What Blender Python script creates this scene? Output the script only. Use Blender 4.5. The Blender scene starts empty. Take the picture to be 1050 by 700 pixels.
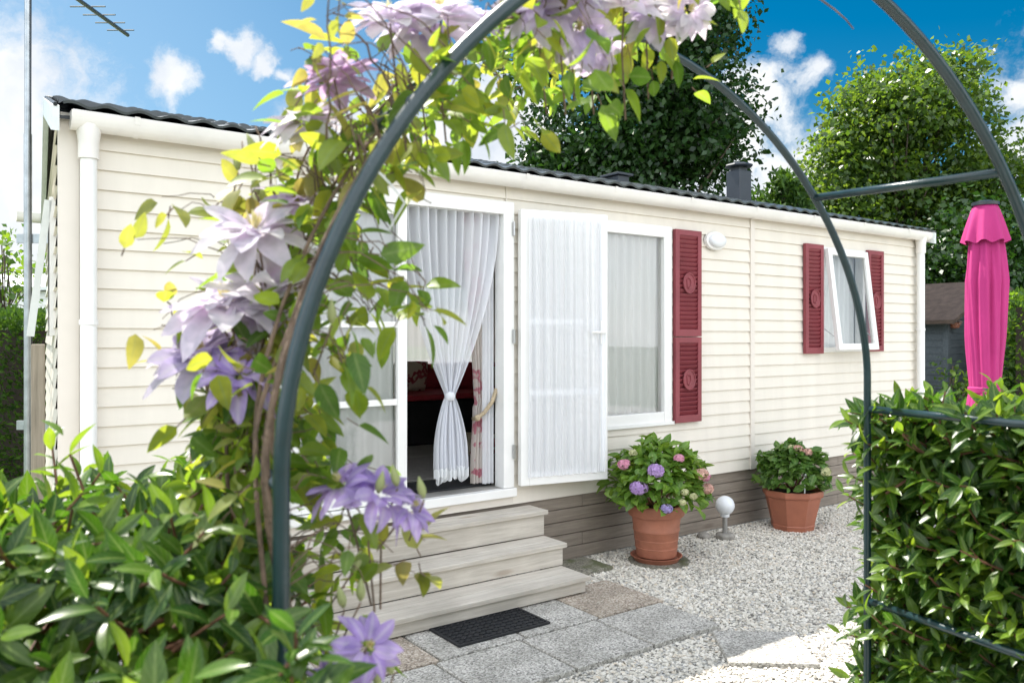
import bpy, math, random
import numpy as np
from mathutils import Vector, Matrix
random.seed(7); RNG = np.random.default_rng(11)
PI = math.pi; R = math.radians
SC = bpy.context.scene; COL = SC.collection

# ------------------------------------------------------------------ camera
CAMH = 1.55
cd = bpy.data.cameras.new('camera'); cam = bpy.data.objects.new('camera', cd); COL.objects.link(cam)
cam.location = (0, 0, CAMH); cam.rotation_euler = (R(90), 0, 0)
cd.sensor_width = 36; cd.lens = 28.8; cd.shift_y = -6.0/1050
cd.clip_start = .05; cd.clip_end = 500
cd.dof.use_dof = True; cd.dof.focus_distance = 5.6; cd.dof.aperture_fstop = 6.3
SC.camera = cam
FPX = 840.0
def at(px, py, d):                                   # pixel of the photograph at depth d -> point
    return Vector(((px-525)/FPX*d, d, CAMH+(344-py)/FPX*d))

# ------------------------------------------------------------------ sun, sky, exposure
SUN_EL = R(56.7); SUN_AZ = math.atan2(-.70, .714)
SUNV = Vector((math.sin(SUN_AZ)*math.cos(SUN_EL), math.cos(SUN_AZ)*math.cos(SUN_EL), math.sin(SUN_EL)))
sl = bpy.data.lights.new('sun', 'SUN'); so = bpy.data.objects.new('sun', sl); COL.objects.link(so)
sl.energy = 2.9; sl.angle = R(.53); sl.color = (1, .95, .87)
so.rotation_euler = SUNV.to_track_quat('Z', 'Y').to_euler(); so.location = (0, 0, 30)
SC.view_settings.view_transform = 'Standard'; SC.view_settings.look = 'None'
SC.view_settings.gamma = 1; SC.view_settings.use_curve_mapping = False
SC.view_settings.exposure = 1.75
SC.cycles.max_bounces = 12; SC.cycles.transparent_max_bounces = 24
SC.cycles.diffuse_bounces = 5; SC.cycles.transmission_bounces = 8
SC.cycles.sample_clamp_indirect = 8
W = bpy.data.worlds.new('World'); SC.world = W; W.use_nodes = True
def build_world():
    nt = W.node_tree; nt.nodes.clear(); N = nt.nodes.new; L = nt.links.new
    out = N('ShaderNodeOutputWorld'); bg = N('ShaderNodeBackground'); L(bg.outputs[0], out.inputs[0])
    bg.inputs['Strength'].default_value = .12
    sky = N('ShaderNodeTexSky'); sky.sky_type = 'NISHITA'; sky.sun_disc = False
    sky.sun_elevation = SUN_EL; sky.sun_rotation = SUN_AZ; sky.air_density = 1.0; sky.dust_density = .6; sky.ozone_density = 2.2
    hs = N('ShaderNodeHueSaturation'); hs.inputs['Saturation'].default_value = 1.62; hs.inputs['Hue'].default_value = .488; hs.inputs['Value'].default_value = .25
    L(sky.outputs[0], hs.inputs['Color'])
    tc = N('ShaderNodeTexCoord')
    nw = N('ShaderNodeTexNoise'); nw.inputs['Scale'].default_value = 9; nw.inputs['Detail'].default_value = 6; nw.inputs['Roughness'].default_value = .6
    L(tc.outputs['Generated'], nw.inputs['Vector'])
    sub = N('ShaderNodeVectorMath'); sub.operation = 'SUBTRACT'; sub.inputs[1].default_value = (.5, .5, .5); L(nw.outputs['Color'], sub.inputs[0])
    scl = N('ShaderNodeVectorMath'); scl.operation = 'SCALE'; scl.inputs['Scale'].default_value = .10; L(sub.outputs[0], scl.inputs[0])
    add = N('ShaderNodeVectorMath'); add.operation = 'ADD'; L(tc.outputs['Generated'], add.inputs[0]); L(scl.outputs[0], add.inputs[1])
    blobs = [(-30,170,150,1.1),(40,150,75,1),(-40,270,150,1),(40,235,60,.95),(90,300,90,.8),(172,84,28,.85),(225,48,15,.78),(246,54,20,.82),(268,66,17,.8),(290,80,14,.74),(310,92,12,.68),
             (400,150,90,.95),(470,140,80,1),(330,150,55,.8),(530,150,70,.9),(745,150,60,.95),(770,115,48,.85),(830,85,26,.6),(800,52,20,.5),(720,190,70,1),(800,185,70,.85),
             (1060,95,45,1),(1110,130,110,1),(1040,150,55,.9),(1012,50,10,.55)]
    acc = None
    for px, py, r, w in blobs:
        v = Vector(((px-525)/FPX, 1, (344-py)/FPX)); k = v.length; v.normalize()
        d = N('ShaderNodeVectorMath'); d.operation = 'DISTANCE'; d.inputs[1].default_value = v; L(add.outputs[0], d.inputs[0])
        m = N('ShaderNodeMapRange'); m.inputs['From Min'].default_value = 0; m.inputs['From Max'].default_value = 1.5*r/FPX/k
        m.inputs['To Min'].default_value = w; m.inputs['To Max'].default_value = 0; L(d.outputs['Value'], m.inputs['Value'])
        if acc is None: acc = m.outputs[0]
        else:
            x = N('ShaderNodeMath'); x.operation = 'MAXIMUM'; L(acc, x.inputs[0]); L(m.outputs[0], x.inputs[1]); acc = x.outputs[0]
    # unseen clouds added behind the camera as fill light for the shaded facade
    n3 = N('ShaderNodeTexNoise'); n3.inputs['Scale'].default_value = 2.2; n3.inputs['Detail'].default_value = 7; L(tc.outputs['Generated'], n3.inputs['Vector'])
    sp = N('ShaderNodeSeparateXYZ'); L(tc.outputs['Generated'], sp.inputs[0])
    back = N('ShaderNodeMapRange'); back.inputs['From Min'].default_value = .35; back.inputs['From Max'].default_value = -.1; back.inputs['To Min'].default_value = 0; back.inputs['To Max'].default_value = 1
    L(sp.outputs['Y'], back.inputs['Value'])
    m3 = N('ShaderNodeMapRange'); m3.inputs['From Min'].default_value = .33; m3.inputs['From Max'].default_value = .5; L(n3.outputs['Fac'], m3.inputs['Value'])
    mb = N('ShaderNodeMath'); mb.operation = 'MULTIPLY'; L(m3.outputs[0], mb.inputs[0]); L(back.outputs[0], mb.inputs[1])
    n2 = N('ShaderNodeTexNoise'); n2.inputs['Scale'].default_value = 16; n2.inputs['Detail'].default_value = 8; n2.inputs['Roughness'].default_value = .62; L(add.outputs[0], n2.inputs['Vector'])
    ma = N('ShaderNodeMath'); ma.operation = 'MULTIPLY_ADD'; ma.inputs[1].default_value = 1.1; ma.inputs[2].default_value = -.55; L(n2.outputs['Fac'], ma.inputs[0])
    sm = N('ShaderNodeMath'); sm.operation = 'ADD'; L(acc, sm.inputs[0]); L(ma.outputs[0], sm.inputs[1])
    mr = N('ShaderNodeMapRange'); mr.interpolation_type = 'SMOOTHSTEP'; mr.inputs['From Min'].default_value = .22; mr.inputs['From Max'].default_value = .62; L(sm.outputs[0], mr.inputs['Value'])
    hz = N('ShaderNodeVectorMath'); hz.operation = 'DISTANCE'; hv = Vector(((-60-525)/FPX, 1, (344-200)/FPX)).normalized(); hz.inputs[1].default_value = hv; L(tc.outputs['Generated'], hz.inputs[0])
    hm = N('ShaderNodeMapRange'); hm.interpolation_type = 'SMOOTHSTEP'; hm.inputs['From Min'].default_value = .05; hm.inputs['From Max'].default_value = .85; hm.inputs['To Min'].default_value = .62; hm.inputs['To Max'].default_value = 0; L(hz.outputs['Value'], hm.inputs['Value'])
    mh = N('ShaderNodeMix'); mh.data_type = 'RGBA'; L(hm.outputs[0], mh.inputs['Factor']); L(hs.outputs[0], mh.inputs['A']); mh.inputs['B'].default_value = (1.3, 1.95, 2.6, 1)
    mx0 = N('ShaderNodeMath'); mx0.operation = 'MAXIMUM'; L(mr.outputs[0], mx0.inputs[0]); L(mb.outputs[0], mx0.inputs[1])
    # cloud bodies: white with soft grey undersides
    cr = N('ShaderNodeMapRange'); cr.inputs['From Min'].default_value = .3; cr.inputs['From Max'].default_value = .7
    n4 = N('ShaderNodeTexNoise'); n4.inputs['Scale'].default_value = 9; n4.inputs['Detail'].default_value = 5; L(add.outputs[0], n4.inputs['Vector']); L(n4.outputs['Fac'], cr.inputs['Value'])
    cc = N('ShaderNodeMix'); cc.data_type = 'RGBA'; cc.inputs['A'].default_value = (1.75, 1.95, 2.25, 1); cc.inputs['B'].default_value = (2.9, 2.9, 2.85, 1); L(cr.outputs[0], cc.inputs['Factor'])
    mix = N('ShaderNodeMix'); mix.data_type = 'RGBA'; L(mx0.outputs[0], mix.inputs['Factor']); L(mh.outputs['Result'], mix.inputs['A']); L(cc.outputs['Result'], mix.inputs['B'])
    # rear sky and its added clouds brightened to strengthen the fill light
    bb = N('ShaderNodeMapRange'); bb.inputs['From Min'].default_value = .2; bb.inputs['From Max'].default_value = -.3; bb.inputs['To Min'].default_value = 1; bb.inputs['To Max'].default_value = 2.6; L(sp.outputs['Y'], bb.inputs['Value'])
    ms = N('ShaderNodeVectorMath'); ms.operation = 'SCALE'; L(mix.outputs['Result'], ms.inputs[0]); L(bb.outputs[0], ms.inputs['Scale'])
    L(ms.outputs[0], bg.inputs['Color'])
build_world()

# ------------------------------------------------------------------ frames of reference
TH = math.atan2(840, 1165); CT, ST = math.cos(TH), math.sin(TH)
P0 = Vector((.338, 5.62, 0))
def HW(x, y, z=0): return Vector((P0.x+CT*x-ST*y, P0.y+ST*x+CT*y, z))     # house frame -> world
AU = Vector((math.cos(.4367), math.sin(.4367), 0)); AN = Vector((-AU.y, AU.x, 0)); AL = Vector((-.267, .948, 0)); SPAN = 1.45; NF = .453
def arc(a, n):                                      # superelliptic top of the arch: angle -> (u, z)
    q = n/NF; c, si = -math.cos(a), max(0, math.sin(a)); p = 2/1.8
    return SPAN/2*(1+math.copysign(abs(c)**p, c)), 1.393+.057*q+(.778-.059*q)*si**p
def AW(u, n, z): return AL+AU*u+AN*n+Vector((0, 0, z))                     # garden arch frame -> world

# ------------------------------------------------------------------ materials
MATS = {}
def newmat(name):
    m = bpy.data.materials.new(name); m.use_nodes = True; nt = m.node_tree
    return m, nt, nt.nodes.new, nt.links.new, nt.nodes['Principled BSDF']
def ramp(N, stops):
    r = N('ShaderNodeValToRGB'); e = r.color_ramp.elements
    while len(e) > 1: e.remove(e[-1])
    e[0].position = stops[0][0]; e[0].color = (*stops[0][1], 1)
    for p, c in stops[1:]:
        q = e.new(p); q.color = (*c, 1)
    return r
def plain(name, c, rough=.5, var=.06, scale=6, bump=0, bscale=60, metal=0, spec=.5, stretch=(1,1,1)):
    m, nt, N, L, B = newmat(name)
    tc = N('ShaderNodeTexCoord'); mp = N('ShaderNodeMapping'); mp.inputs['Scale'].default_value = stretch; L(tc.outputs['Object'], mp.inputs[0])
    n = N('ShaderNodeTexNoise'); n.inputs['Scale'].default_value = scale; n.inputs['Detail'].default_value = 8; n.inputs['Roughness'].default_value = .6; L(mp.outputs[0], n.inputs['Vector'])
    lo = tuple(max(0, x*(1-var*2)) for x in c); hi = tuple(min(1, x*(1+var*1.2)) for x in c)
    r = ramp(N, [(.3, lo), (.7, hi)]); L(n.outputs['Fac'], r.inputs[0]); L(r.outputs[0], B.inputs['Base Color'])
    B.inputs['Roughness'].default_value = rough; B.inputs['Metallic'].default_value = metal; B.inputs['Specular IOR Level'].default_value = spec
    if bump:
        n2 = N('ShaderNodeTexNoise'); n2.inputs['Scale'].default_value = bscale; n2.inputs['Detail'].default_value = 5; L(mp.outputs[0], n2.inputs['Vector'])
        b = N('ShaderNodeBump'); b.inputs['Strength'].default_value = bump; b.inputs['Distance'].default_value = .01; L(n2.outputs['Fac'], b.inputs['Height']); L(b.outputs[0], B.inputs['Normal'])
    MATS[name] = m; return m
def leafmat(name, cols, trans, rough=.38, fac=.4, spec=.5, rib=None):
    """cols: list of leaf colours picked per leaf; trans: list of colours of light passing through"""
    m, nt, N, L, B = newmat(name)
    g = N('ShaderNodeNewGeometry')
    r = ramp(N, [(i/max(1, len(cols)-1), c) for i, c in enumerate(cols)]); L(g.outputs['Random Per Island'], r.inputs[0])
    r2 = ramp(N, [(i/max(1, len(trans)-1), c) for i, c in enumerate(trans)]); L(g.outputs['Random Per Island'], r2.inputs[0])
    c1, c2 = r.outputs[0], r2.outputs[0]
    if rib:
        a = N('ShaderNodeAttribute'); a.attribute_name = 'rib'; mr = N('ShaderNodeMapRange'); mr.inputs['From Min'].default_value = rib[1]; mr.inputs['To Max'].default_value = rib[2]; L(a.outputs['Fac'], mr.inputs['Value'])
        al = N('ShaderNodeAttribute'); al.attribute_name = 'along'; tc = N('ShaderNodeTexCoord')
        wv = N('ShaderNodeMath'); wv.operation = 'MULTIPLY_ADD'; wv.inputs[1].default_value = 44; L(al.outputs['Fac'], wv.inputs[0])
        w2 = N('ShaderNodeMath'); w2.operation = 'MULTIPLY'; w2.inputs[1].default_value = 12; L(a.outputs['Fac'], w2.inputs[0]); L(w2.outputs[0], wv.inputs[2])
        sn = N('ShaderNodeMath'); sn.operation = 'SINE'; L(wv.outputs[0], sn.inputs[0])
        vn = N('ShaderNodeMapRange'); vn.inputs['From Min'].default_value = .7; vn.inputs['To Max'].default_value = rib[2]*.45; L(sn.outputs[0], vn.inputs['Value'])
        mxv = N('ShaderNodeMath'); mxv.operation = 'MAXIMUM'; L(mr.outputs[0], mxv.inputs[0]); L(vn.outputs[0], mxv.inputs[1])
        nz = N('ShaderNodeTexNoise'); nz.inputs['Scale'].default_value = 38; nz.inputs['Detail'].default_value = 4; L(tc.outputs['Object'], nz.inputs['Vector'])
        nr = ramp(N, [(.3, (.72, .74, .70)), (.7, (1.15, 1.12, 1.05))]); L(nz.outputs['Fac'], nr.inputs[0]); out = []
        for c in (c1, c2):
            q = N('ShaderNodeMix'); q.data_type = 'RGBA'; L(mxv.outputs[0], q.inputs['Factor']); L(c, q.inputs['A']); q.inputs['B'].default_value = (*rib[0], 1)
            q2 = N('ShaderNodeMix'); q2.data_type = 'RGBA'; q2.blend_type = 'MULTIPLY'; q2.inputs['Factor'].default_value = 1; L(q.outputs['Result'], q2.inputs['A']); L(nr.outputs[0], q2.inputs['B']); out.append(q2.outputs['Result'])
        c1, c2 = out
    L(c1, B.inputs['Base Color']); B.inputs['Roughness'].default_value = rough; B.inputs['Specular IOR Level'].default_value = spec
    t = N('ShaderNodeBsdfTranslucent'); L(c2, t.inputs['Color'])
    mx = N('ShaderNodeMixShader'); mx.inputs[0].default_value = fac; L(B.outputs[0], mx.inputs[1]); L(t.outputs[0], mx.inputs[2])
    L(mx.outputs[0], nt.nodes['Material Output'].inputs[0]); MATS[name] = m; return m
def clothmat(name, c, transp, transl, weave=0, pattern=None):
    m, nt, N, L, B = newmat(name)
    B.inputs['Base Color'].default_value = (*c, 1); B.inputs['Roughness'].default_value = .9; B.inputs['Specular IOR Level'].default_value = .1
    t = N('ShaderNodeBsdfTranslucent'); t.inputs['Color'].default_value = (*c, 1)
    mx = N('ShaderNodeMixShader'); mx.inputs[0].default_value = transl; L(B.outputs[0], mx.inputs[1]); L(t.outputs[0], mx.inputs[2])
    tr = N('ShaderNodeBsdfTransparent'); m2 = N('ShaderNodeMixShader'); m2.inputs[0].default_value = transp
    L(mx.outputs[0], m2.inputs[1]); L(tr.outputs[0], m2.inputs[2]); L(m2.outputs[0], nt.nodes['Material Output'].inputs[0])
    tc = N('ShaderNodeTexCoord')
    if pattern:
        n = N('ShaderNodeTexNoise'); n.inputs['Scale'].default_value = 7; n.inputs['Detail'].default_value = 3; L(tc.outputs['Object'], n.inputs['Vector'])
        r = ramp(N, [(.54, c), (.57, pattern), (.62, pattern), (.66, c)]); L(n.outputs['Fac'], r.inputs[0]); L(r.outputs[0], B.inputs['Base Color']); L(r.outputs[0], t.inputs['Color'])
    if weave:
        v = N('ShaderNodeTexVoronoi'); v.inputs['Scale'].default_value = weave; L(tc.outputs['Object'], v.inputs['Vector'])
        r = N('ShaderNodeMapRange'); r.inputs['From Min'].default_value = .1; r.inputs['From Max'].default_value = .5; r.inputs['To Min'].default_value = max(0, transp-.18); r.inputs['To Max'].default_value = min(1, transp+.15)
        L(v.outputs['Distance'], r.inputs['Value']); L(r.outputs[0], m2.inputs[0])
    MATS[name] = m; return m
def glassmat(name, refl=1.0, tint=(.985, .995, .99)):
    m, nt, N, L, B = newmat(name); nt.nodes.remove(B)
    f = N('ShaderNodeFresnel'); f.inputs['IOR'].default_value = 1.6
    k = N('ShaderNodeMath'); k.operation = 'MULTIPLY_ADD'; k.inputs[1].default_value = 1.5*refl; k.inputs[2].default_value = .02; k.use_clamp = True; L(f.outputs[0], k.inputs[0])
    t = N('ShaderNodeBsdfTransparent'); t.inputs[0].default_value = (*tint, 1); g = N('ShaderNodeBsdfGlossy'); g.inputs['Roughness'].default_value = .012
    tc = N('ShaderNodeTexCoord'); n = N('ShaderNodeTexNoise'); n.inputs['Scale'].default_value = 1.8; L(tc.outputs['Object'], n.inputs['Vector'])
    b = N('ShaderNodeBump'); b.inputs['Strength'].default_value = .12; b.inputs['Distance'].default_value = .02; L(n.outputs['Fac'], b.inputs['Height']); L(b.outputs[0], g.inputs['Normal'])
    mx = N('ShaderNodeMixShader'); L(k.outputs[0], mx.inputs[0]); L(t.outputs[0], mx.inputs[1]); L(g.outputs[0], mx.inputs[2]); L(mx.outputs[0], nt.nodes['Material Output'].inputs[0])
    MATS[name] = m; return m
def woodmat(name, lo, hi, knot, axis='X', rough=.75):
    m, nt, N, L, B = newmat(name)
    tc = N('ShaderNodeTexCoord'); mp = N('ShaderNodeMapping'); gi = N('ShaderNodeNewGeometry'); oi = N('ShaderNodeObjectInfo')
    sh = N('ShaderNodeMath'); sh.operation = 'MULTIPLY_ADD'; sh.inputs[1].default_value = 37; L(gi.outputs['Random Per Island'], sh.inputs[0]); m9 = N('ShaderNodeMath'); m9.operation = 'MULTIPLY'; m9.inputs[1].default_value = 53; L(oi.outputs['Random'], m9.inputs[0]); L(m9.outputs[0], sh.inputs[2])
    vo = N('ShaderNodeVectorMath'); L(tc.outputs['Object'], vo.inputs[0]); L(sh.outputs[0], vo.inputs[1]); L(vo.outputs[0], mp.inputs[0])
    mp.inputs['Scale'].default_value = {'X': (1.3, 22, 22), 'Z': (22, 22, 1.3), 'Y': (22, 1.3, 22)}[axis]
    n = N('ShaderNodeTexNoise'); n.inputs['Scale'].default_value = 2.2; n.inputs['Detail'].default_value = 9; n.inputs['Roughness'].default_value = .65; n.inputs['Distortion'].default_value = .5; L(mp.outputs[0], n.inputs['Vector'])
    r = ramp(N, [(.28, lo), (.5, tuple((a+b)/2 for a, b in zip(lo, hi))), (.72, hi)]); L(n.outputs['Fac'], r.inputs[0])
    v = N('ShaderNodeTexVoronoi'); v.inputs['Scale'].default_value = 1; mp2 = N('ShaderNodeMapping'); L(vo.outputs[0], mp2.inputs[0])
    mp2.inputs['Scale'].default_value = {'X': (1.4, 5, 5), 'Z': (5, 5, 1.4), 'Y': (5, 1.4, 5)}[axis]; L(mp2.outputs[0], v.inputs['Vector'])
    kr = N('ShaderNodeMapRange'); kr.inputs['From Min'].default_value = .05; kr.inputs['From Max'].default_value = .12; kr.inputs['To Min'].default_value = .5; kr.inputs['To Max'].default_value = 0; L(v.outputs['Distance'], kr.inputs['Value'])
    big = N('ShaderNodeTexNoise'); big.inputs['Scale'].default_value = 2.5; big.inputs['Detail'].default_value = 4; L(tc.outputs['Object'], big.inputs['Vector'])
    br = ramp(N, [(.3, (.78, .77, .75)), (.7, (1.08, 1.07, 1.05))]); L(big.outputs['Fac'], br.inputs[0])
    mx = N('ShaderNodeMix'); mx.data_type = 'RGBA'; L(kr.outputs[0], mx.inputs['Factor']); L(r.outputs[0], mx.inputs['A']); mx.inputs['B'].default_value = (*knot, 1)
    mu = N('ShaderNodeMix'); mu.data_type = 'RGBA'; mu.blend_type = 'MULTIPLY'; mu.inputs['Factor'].default_value = 1; L(mx.outputs['Result'], mu.inputs['A']); L(br.outputs[0], mu.inputs['B'])
    L(mu.outputs['Result'], B.inputs['Base Color']); B.inputs['Roughness'].default_value = rough
    b = N('ShaderNodeBump'); b.inputs['Strength'].default_value = .35; b.inputs['Distance'].default_value = .004; L(n.outputs['Fac'], b.inputs['Height']); L(b.outputs[0], B.inputs['Normal'])
    MATS[name] = m; return m
def aggregate(name, stops, scale=110, bump=.8, moss=None):
    m, nt, N, L, B = newmat(name)
    tc = N('ShaderNodeTexCoord')
    v = N('ShaderNodeTexVoronoi'); v.inputs['Scale'].default_value = scale; L(tc.outputs['Object'], v.inputs['Vector'])
    s = N('ShaderNodeSeparateColor'); L(v.outputs['Color'], s.inputs[0])
    r = ramp(N, stops); L(s.outputs[0], r.inputs[0])
    n = N('ShaderNodeTexNoise'); n.inputs['Scale'].default_value = 5; n.inputs['Detail'].default_value = 6; L(tc.outputs['Object'], n.inputs['Vector'])
    r2 = ramp(N, [(.3, (.72, .72, .70)), (.68, (1.1, 1.1, 1.1))]); L(n.outputs['Fac'], r2.inputs[0])
    mu = N('ShaderNodeMix'); mu.data_type = 'RGBA'; mu.blend_type = 'MULTIPLY'; mu.inputs['Factor'].default_value = 1; L(r.outputs[0], mu.inputs['A']); L(r2.outputs[0], mu.inputs['B'])
    res = mu.outputs['Result']
    if moss:
        n2 = N('ShaderNodeTexNoise'); n2.inputs['Scale'].default_value = 9; n2.inputs['Detail'].default_value = 7; L(tc.outputs['Object'], n2.inputs['Vector'])
        k = N('ShaderNodeMapRange'); k.inputs['From Min'].default_value = .52; k.inputs['From Max'].default_value = .66; L(n2.outputs['Fac'], k.inputs['Value'])
        mm = N('ShaderNodeMix'); mm.data_type = 'RGBA'; L(k.outputs[0], mm.inputs['Factor']); L(res, mm.inputs['A']); mm.inputs['B'].default_value = (*moss, 1); res = mm.outputs['Result']
    L(res, B.inputs['Base Color']); B.inputs['Roughness'].default_value = .85
    b = N('ShaderNodeBump'); b.inputs['Strength'].default_value = bump; b.inputs['Distance'].default_value = .006; b.invert = True; L(v.outputs['Distance'], b.inputs['Height']); L(b.outputs[0], B.inputs['Normal'])
    MATS[name] = m; return m

plain('siding', (.74, .685, .60), .5, .03, 2.6, bump=.04, bscale=10, stretch=(2.5, 1, .35))
plain('trim_cream', (.72, .66, .59), .45, .02, 4)
plain('pvc_white', (.80, .79, .77), .28, .025, 5)
plain('gutter_pvc', (.78, .745, .70), .3, .04, 4)
plain('shutter_red', (.235, .042, .054), .5, .09, 5)
plain('roof_tile', (.055, .065, .07), .32, .15, 12, bump=.15, bscale=300)
plain('roof_edge', (.015, .02, .025), .4, .1, 10)
plain('barge_white', (.7, .73, .72), .4, .05, 10)
plain('chimney_grey', (.030, .038, .050), .45, .08, 8)
plain('rubber', (.012, .013, .016), .6, .2, 30, bump=.2, bscale=200)
plain('terracotta', (.40, .15, .09), .6, .10, 9, bump=.1, bscale=120)
plain('terracotta_plain', (.36, .125, .072), .5, .08, 7)
plain('dark_saucer', (.05, .04, .035), .6, .15, 12)
plain('soil', (.03, .02, .013), .95, .3, 40, bump=.8, bscale=60)
plain('tube_green', (.008, .028, .034), .3, .12, 30, bump=.04, bscale=150, spec=.6)
plain('galvanised', (.42, .45, .47), .35, .12, 14, metal=.7)
plain('aluminium', (.25, .27, .28), .4, .1, 20, metal=.8)
plain('stone_plinth', (.30, .28, .25), .85, .15, 18, bump=.5, bscale=60)
plain('interior_wall', (.72, .70, .66), .8, .02, 3)
plain('interior_floor', (.30, .29, .27), .6, .08, 5)
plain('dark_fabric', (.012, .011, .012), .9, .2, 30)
plain('red_fabric', (.35, .025, .035), .85, .1, 20)
plain('rug_grey', (.24, .23, .22), .95, .1, 30)
plain('globe_white', (.75, .77, .80), .25, .02, 4)
plain('steel', (.5, .5, .5), .3, .05, 10, metal=.9)
plain('rope', (.45, .36, .24), .9, .15, 60, bump=.5, bscale=150)
plain('bark', (.10, .075, .055), .9, .25, 12, bump=.8, bscale=30)
plain('vine_bark', (.17, .115, .08), .85, .3, 30, bump=.6, bscale=120)
plain('twig_red', (.16, .07, .04), .7, .25, 30)
plain('umbrella_pink', (.43, .022, .165), .8, .05, 5, bump=.12, bscale=25)
plain('shed_roof', (.105, .072, .055), .9, .2, 10, bump=.5, bscale=90)
plain('core_dark', (.05, .04, .03), .95, .2, 30)  # dark fill colour of the hedge cores
plain('concrete_base', (.35, .35, .34), .9, .1, 12)
woodmat('step_wood', (.40, .36, .31), (.64, .60, .54), (.24, .17, .115))
woodmat('skirt_wood', (.19, .155, .125), (.33, .285, .24), (.10, .07, .05))
woodmat('post_wood', (.22, .19, .15), (.40, .35, .29), (.12, .08, .05), 'Z')
woodmat('shed_wood', (.085, .10, .115), (.15, .17, .19), (.05, .05, .05))
glassmat('glass', 1.0); glassmat('glass_low', .55)
clothmat('sheer', (.90, .91, .94), .24, .2)
clothmat('sheer_thin', (.90, .91, .95), .34, .3)
clothmat('lace', (.90, .91, .92), .06, .2)
clothmat('net_window', (.92, .93, .93), .02, .12)
clothmat('floral', (.80, .75, .71), .0, .4, pattern=(.66, .28, .34))
clothmat('cushion_cloth', (.52, .44, .34), .0, .0, pattern=(.30, .05, .06))
leafmat('laurel_leaf', [(.012, .045, .010), (.022, .068, .012), (.04, .095, .015), (.075, .135, .02)], [(.06, .17, .008), (.12, .30, .012), (.24, .44, .018), (.42, .58, .025)], .30, .40, .42, rib=((.30, .40, .12), .80, .6))
leafmat('laurel_shoot', [(.07, .15, .02), (.12, .21, .025)], [(.26, .46, .02), (.42, .58, .03)], .28, .42, rib=((.30, .40, .12), .80, .6))
leafmat('clematis_leaf', [(.032, .085, .02), (.06, .13, .026), (.095, .17, .03), (.14, .20, .035), (.20, .23, .04)], [(.20, .40, .025), (.36, .56, .035), (.52, .66, .04), (.70, .70, .06)], .42, .54, rib=((.30, .40, .12), .80, .6))
leafmat('clematis_young', [(.14, .19, .04), (.22, .25, .06), (.26, .22, .07)], [(.46, .54, .06), (.60, .60, .08), (.62, .50, .12)], .5, .5, rib=((.36, .36, .12), .80, .5))
leafmat('petal', [(.58, .48, .80), (.66, .58, .84), (.76, .71, .88)], [(.72, .60, .90), (.84, .76, .94)], .65, .58, rib=((.80, .74, .86), .55, .5))
leafmat('petal_sunlit', [(.68, .60, .84), (.78, .73, .88), (.84, .82, .90)], [(.82, .72, .92), (.90, .85, .95)], .65, .58, rib=((.80, .74, .86), .55, .5))  # paler copy for blooms in the sun, sunlight put into the petal colour
leafmat('petal_pink', [(.52, .34, .62), (.60, .42, .68)], [(.62, .40, .70), (.7, .5, .75)], .6, .42, rib=((.80, .74, .86), .55, .5))
leafmat('petal_shaded', [(.36, .25, .64), (.46, .34, .72), (.58, .46, .78)], [(.52, .34, .80), (.62, .46, .86)], .6, .5, rib=((.80, .74, .86), .55, .5))  # deeper copy for blooms out of the sun, shade put into the colour
leafmat('stamen', [(.62, .55, .22), (.75, .7, .42)], [(.7, .6, .25), (.8, .75, .5)], .7, .3)
leafmat('bud_green', [(.30, .36, .14), (.40, .42, .2)], [(.45, .5, .15), (.5, .55, .2)], .6, .3)
leafmat('hydrangea_leaf', [(.075, .18, .025), (.13, .26, .035), (.20, .34, .05)], [(.18, .38, .02), (.32, .52, .03), (.42, .58, .05)], .4, .35, rib=((.30, .40, .12), .80, .6))
leafmat('hydrangea_dark', [(.05, .135, .028), (.08, .18, .035), (.12, .22, .04)], [(.14, .30, .03), (.2, .4, .03)], .4, .35, rib=((.30, .40, .12), .80, .6))
for nm, c in (('violet', (.50, .33, .62)), ('pink', (.72, .34, .46)), ('salmon', (.72, .46, .38)), ('cream', (.60, .60, .34)), ('lilac', (.44, .36, .66))):
    leafmat('floret_'+nm, [tuple(x*.8 for x in c), c, tuple(min(1, x*1.2+.04) for x in c)], [c], .7, .3)
leafmat('tree_dark', [(.013, .042, .010), (.023, .062, .014), (.04, .09, .02)], [(.035, .10, .008), (.06, .16, .012)], .32, .28, .5)
leafmat('tree_fresh', [(.032, .072, .016), (.056, .108, .022), (.095, .155, .03)], [(.13, .26, .02), (.23, .38, .026), (.34, .48, .035)], .36, .4, .5)
leafmat('thuja', [(.025, .07, .015), (.045, .105, .02), (.075, .15, .025)], [(.08, .18, .012), (.15, .28, .02)], .6, .3, .3)
leafmat('shrub_fresh', [(.05, .12, .02), (.09, .17, .025)], [(.22, .42, .02), (.34, .5, .03)], .45, .4)
aggregate('gravel', [(0, (.10, .10, .10)), (.12, (.26, .25, .23)), (.3, (.45, .43, .395)), (.7, (.60, .58, .54)), (1, (.72, .70, .66))], 85, 1.0)
aggregate('slab_grey', [(0, (.18, .17, .155)), (.3, (.37, .352, .32)), (.7, (.50, .475, .435)), (1, (.67, .645, .60))], 130, .6)
aggregate('slab_rust', [(0, (.18, .14, .11)), (.3, (.36, .295, .235)), (.7, (.47, .40, .325)), (1, (.60, .54, .47))], 120, .8)
aggregate('slab_mossy', [(0, (.10, .10, .08)), (.4, (.22, .21, .17)), (1, (.36, .33, .27))], 130, .8, moss=(.11, .12, .06))
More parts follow.
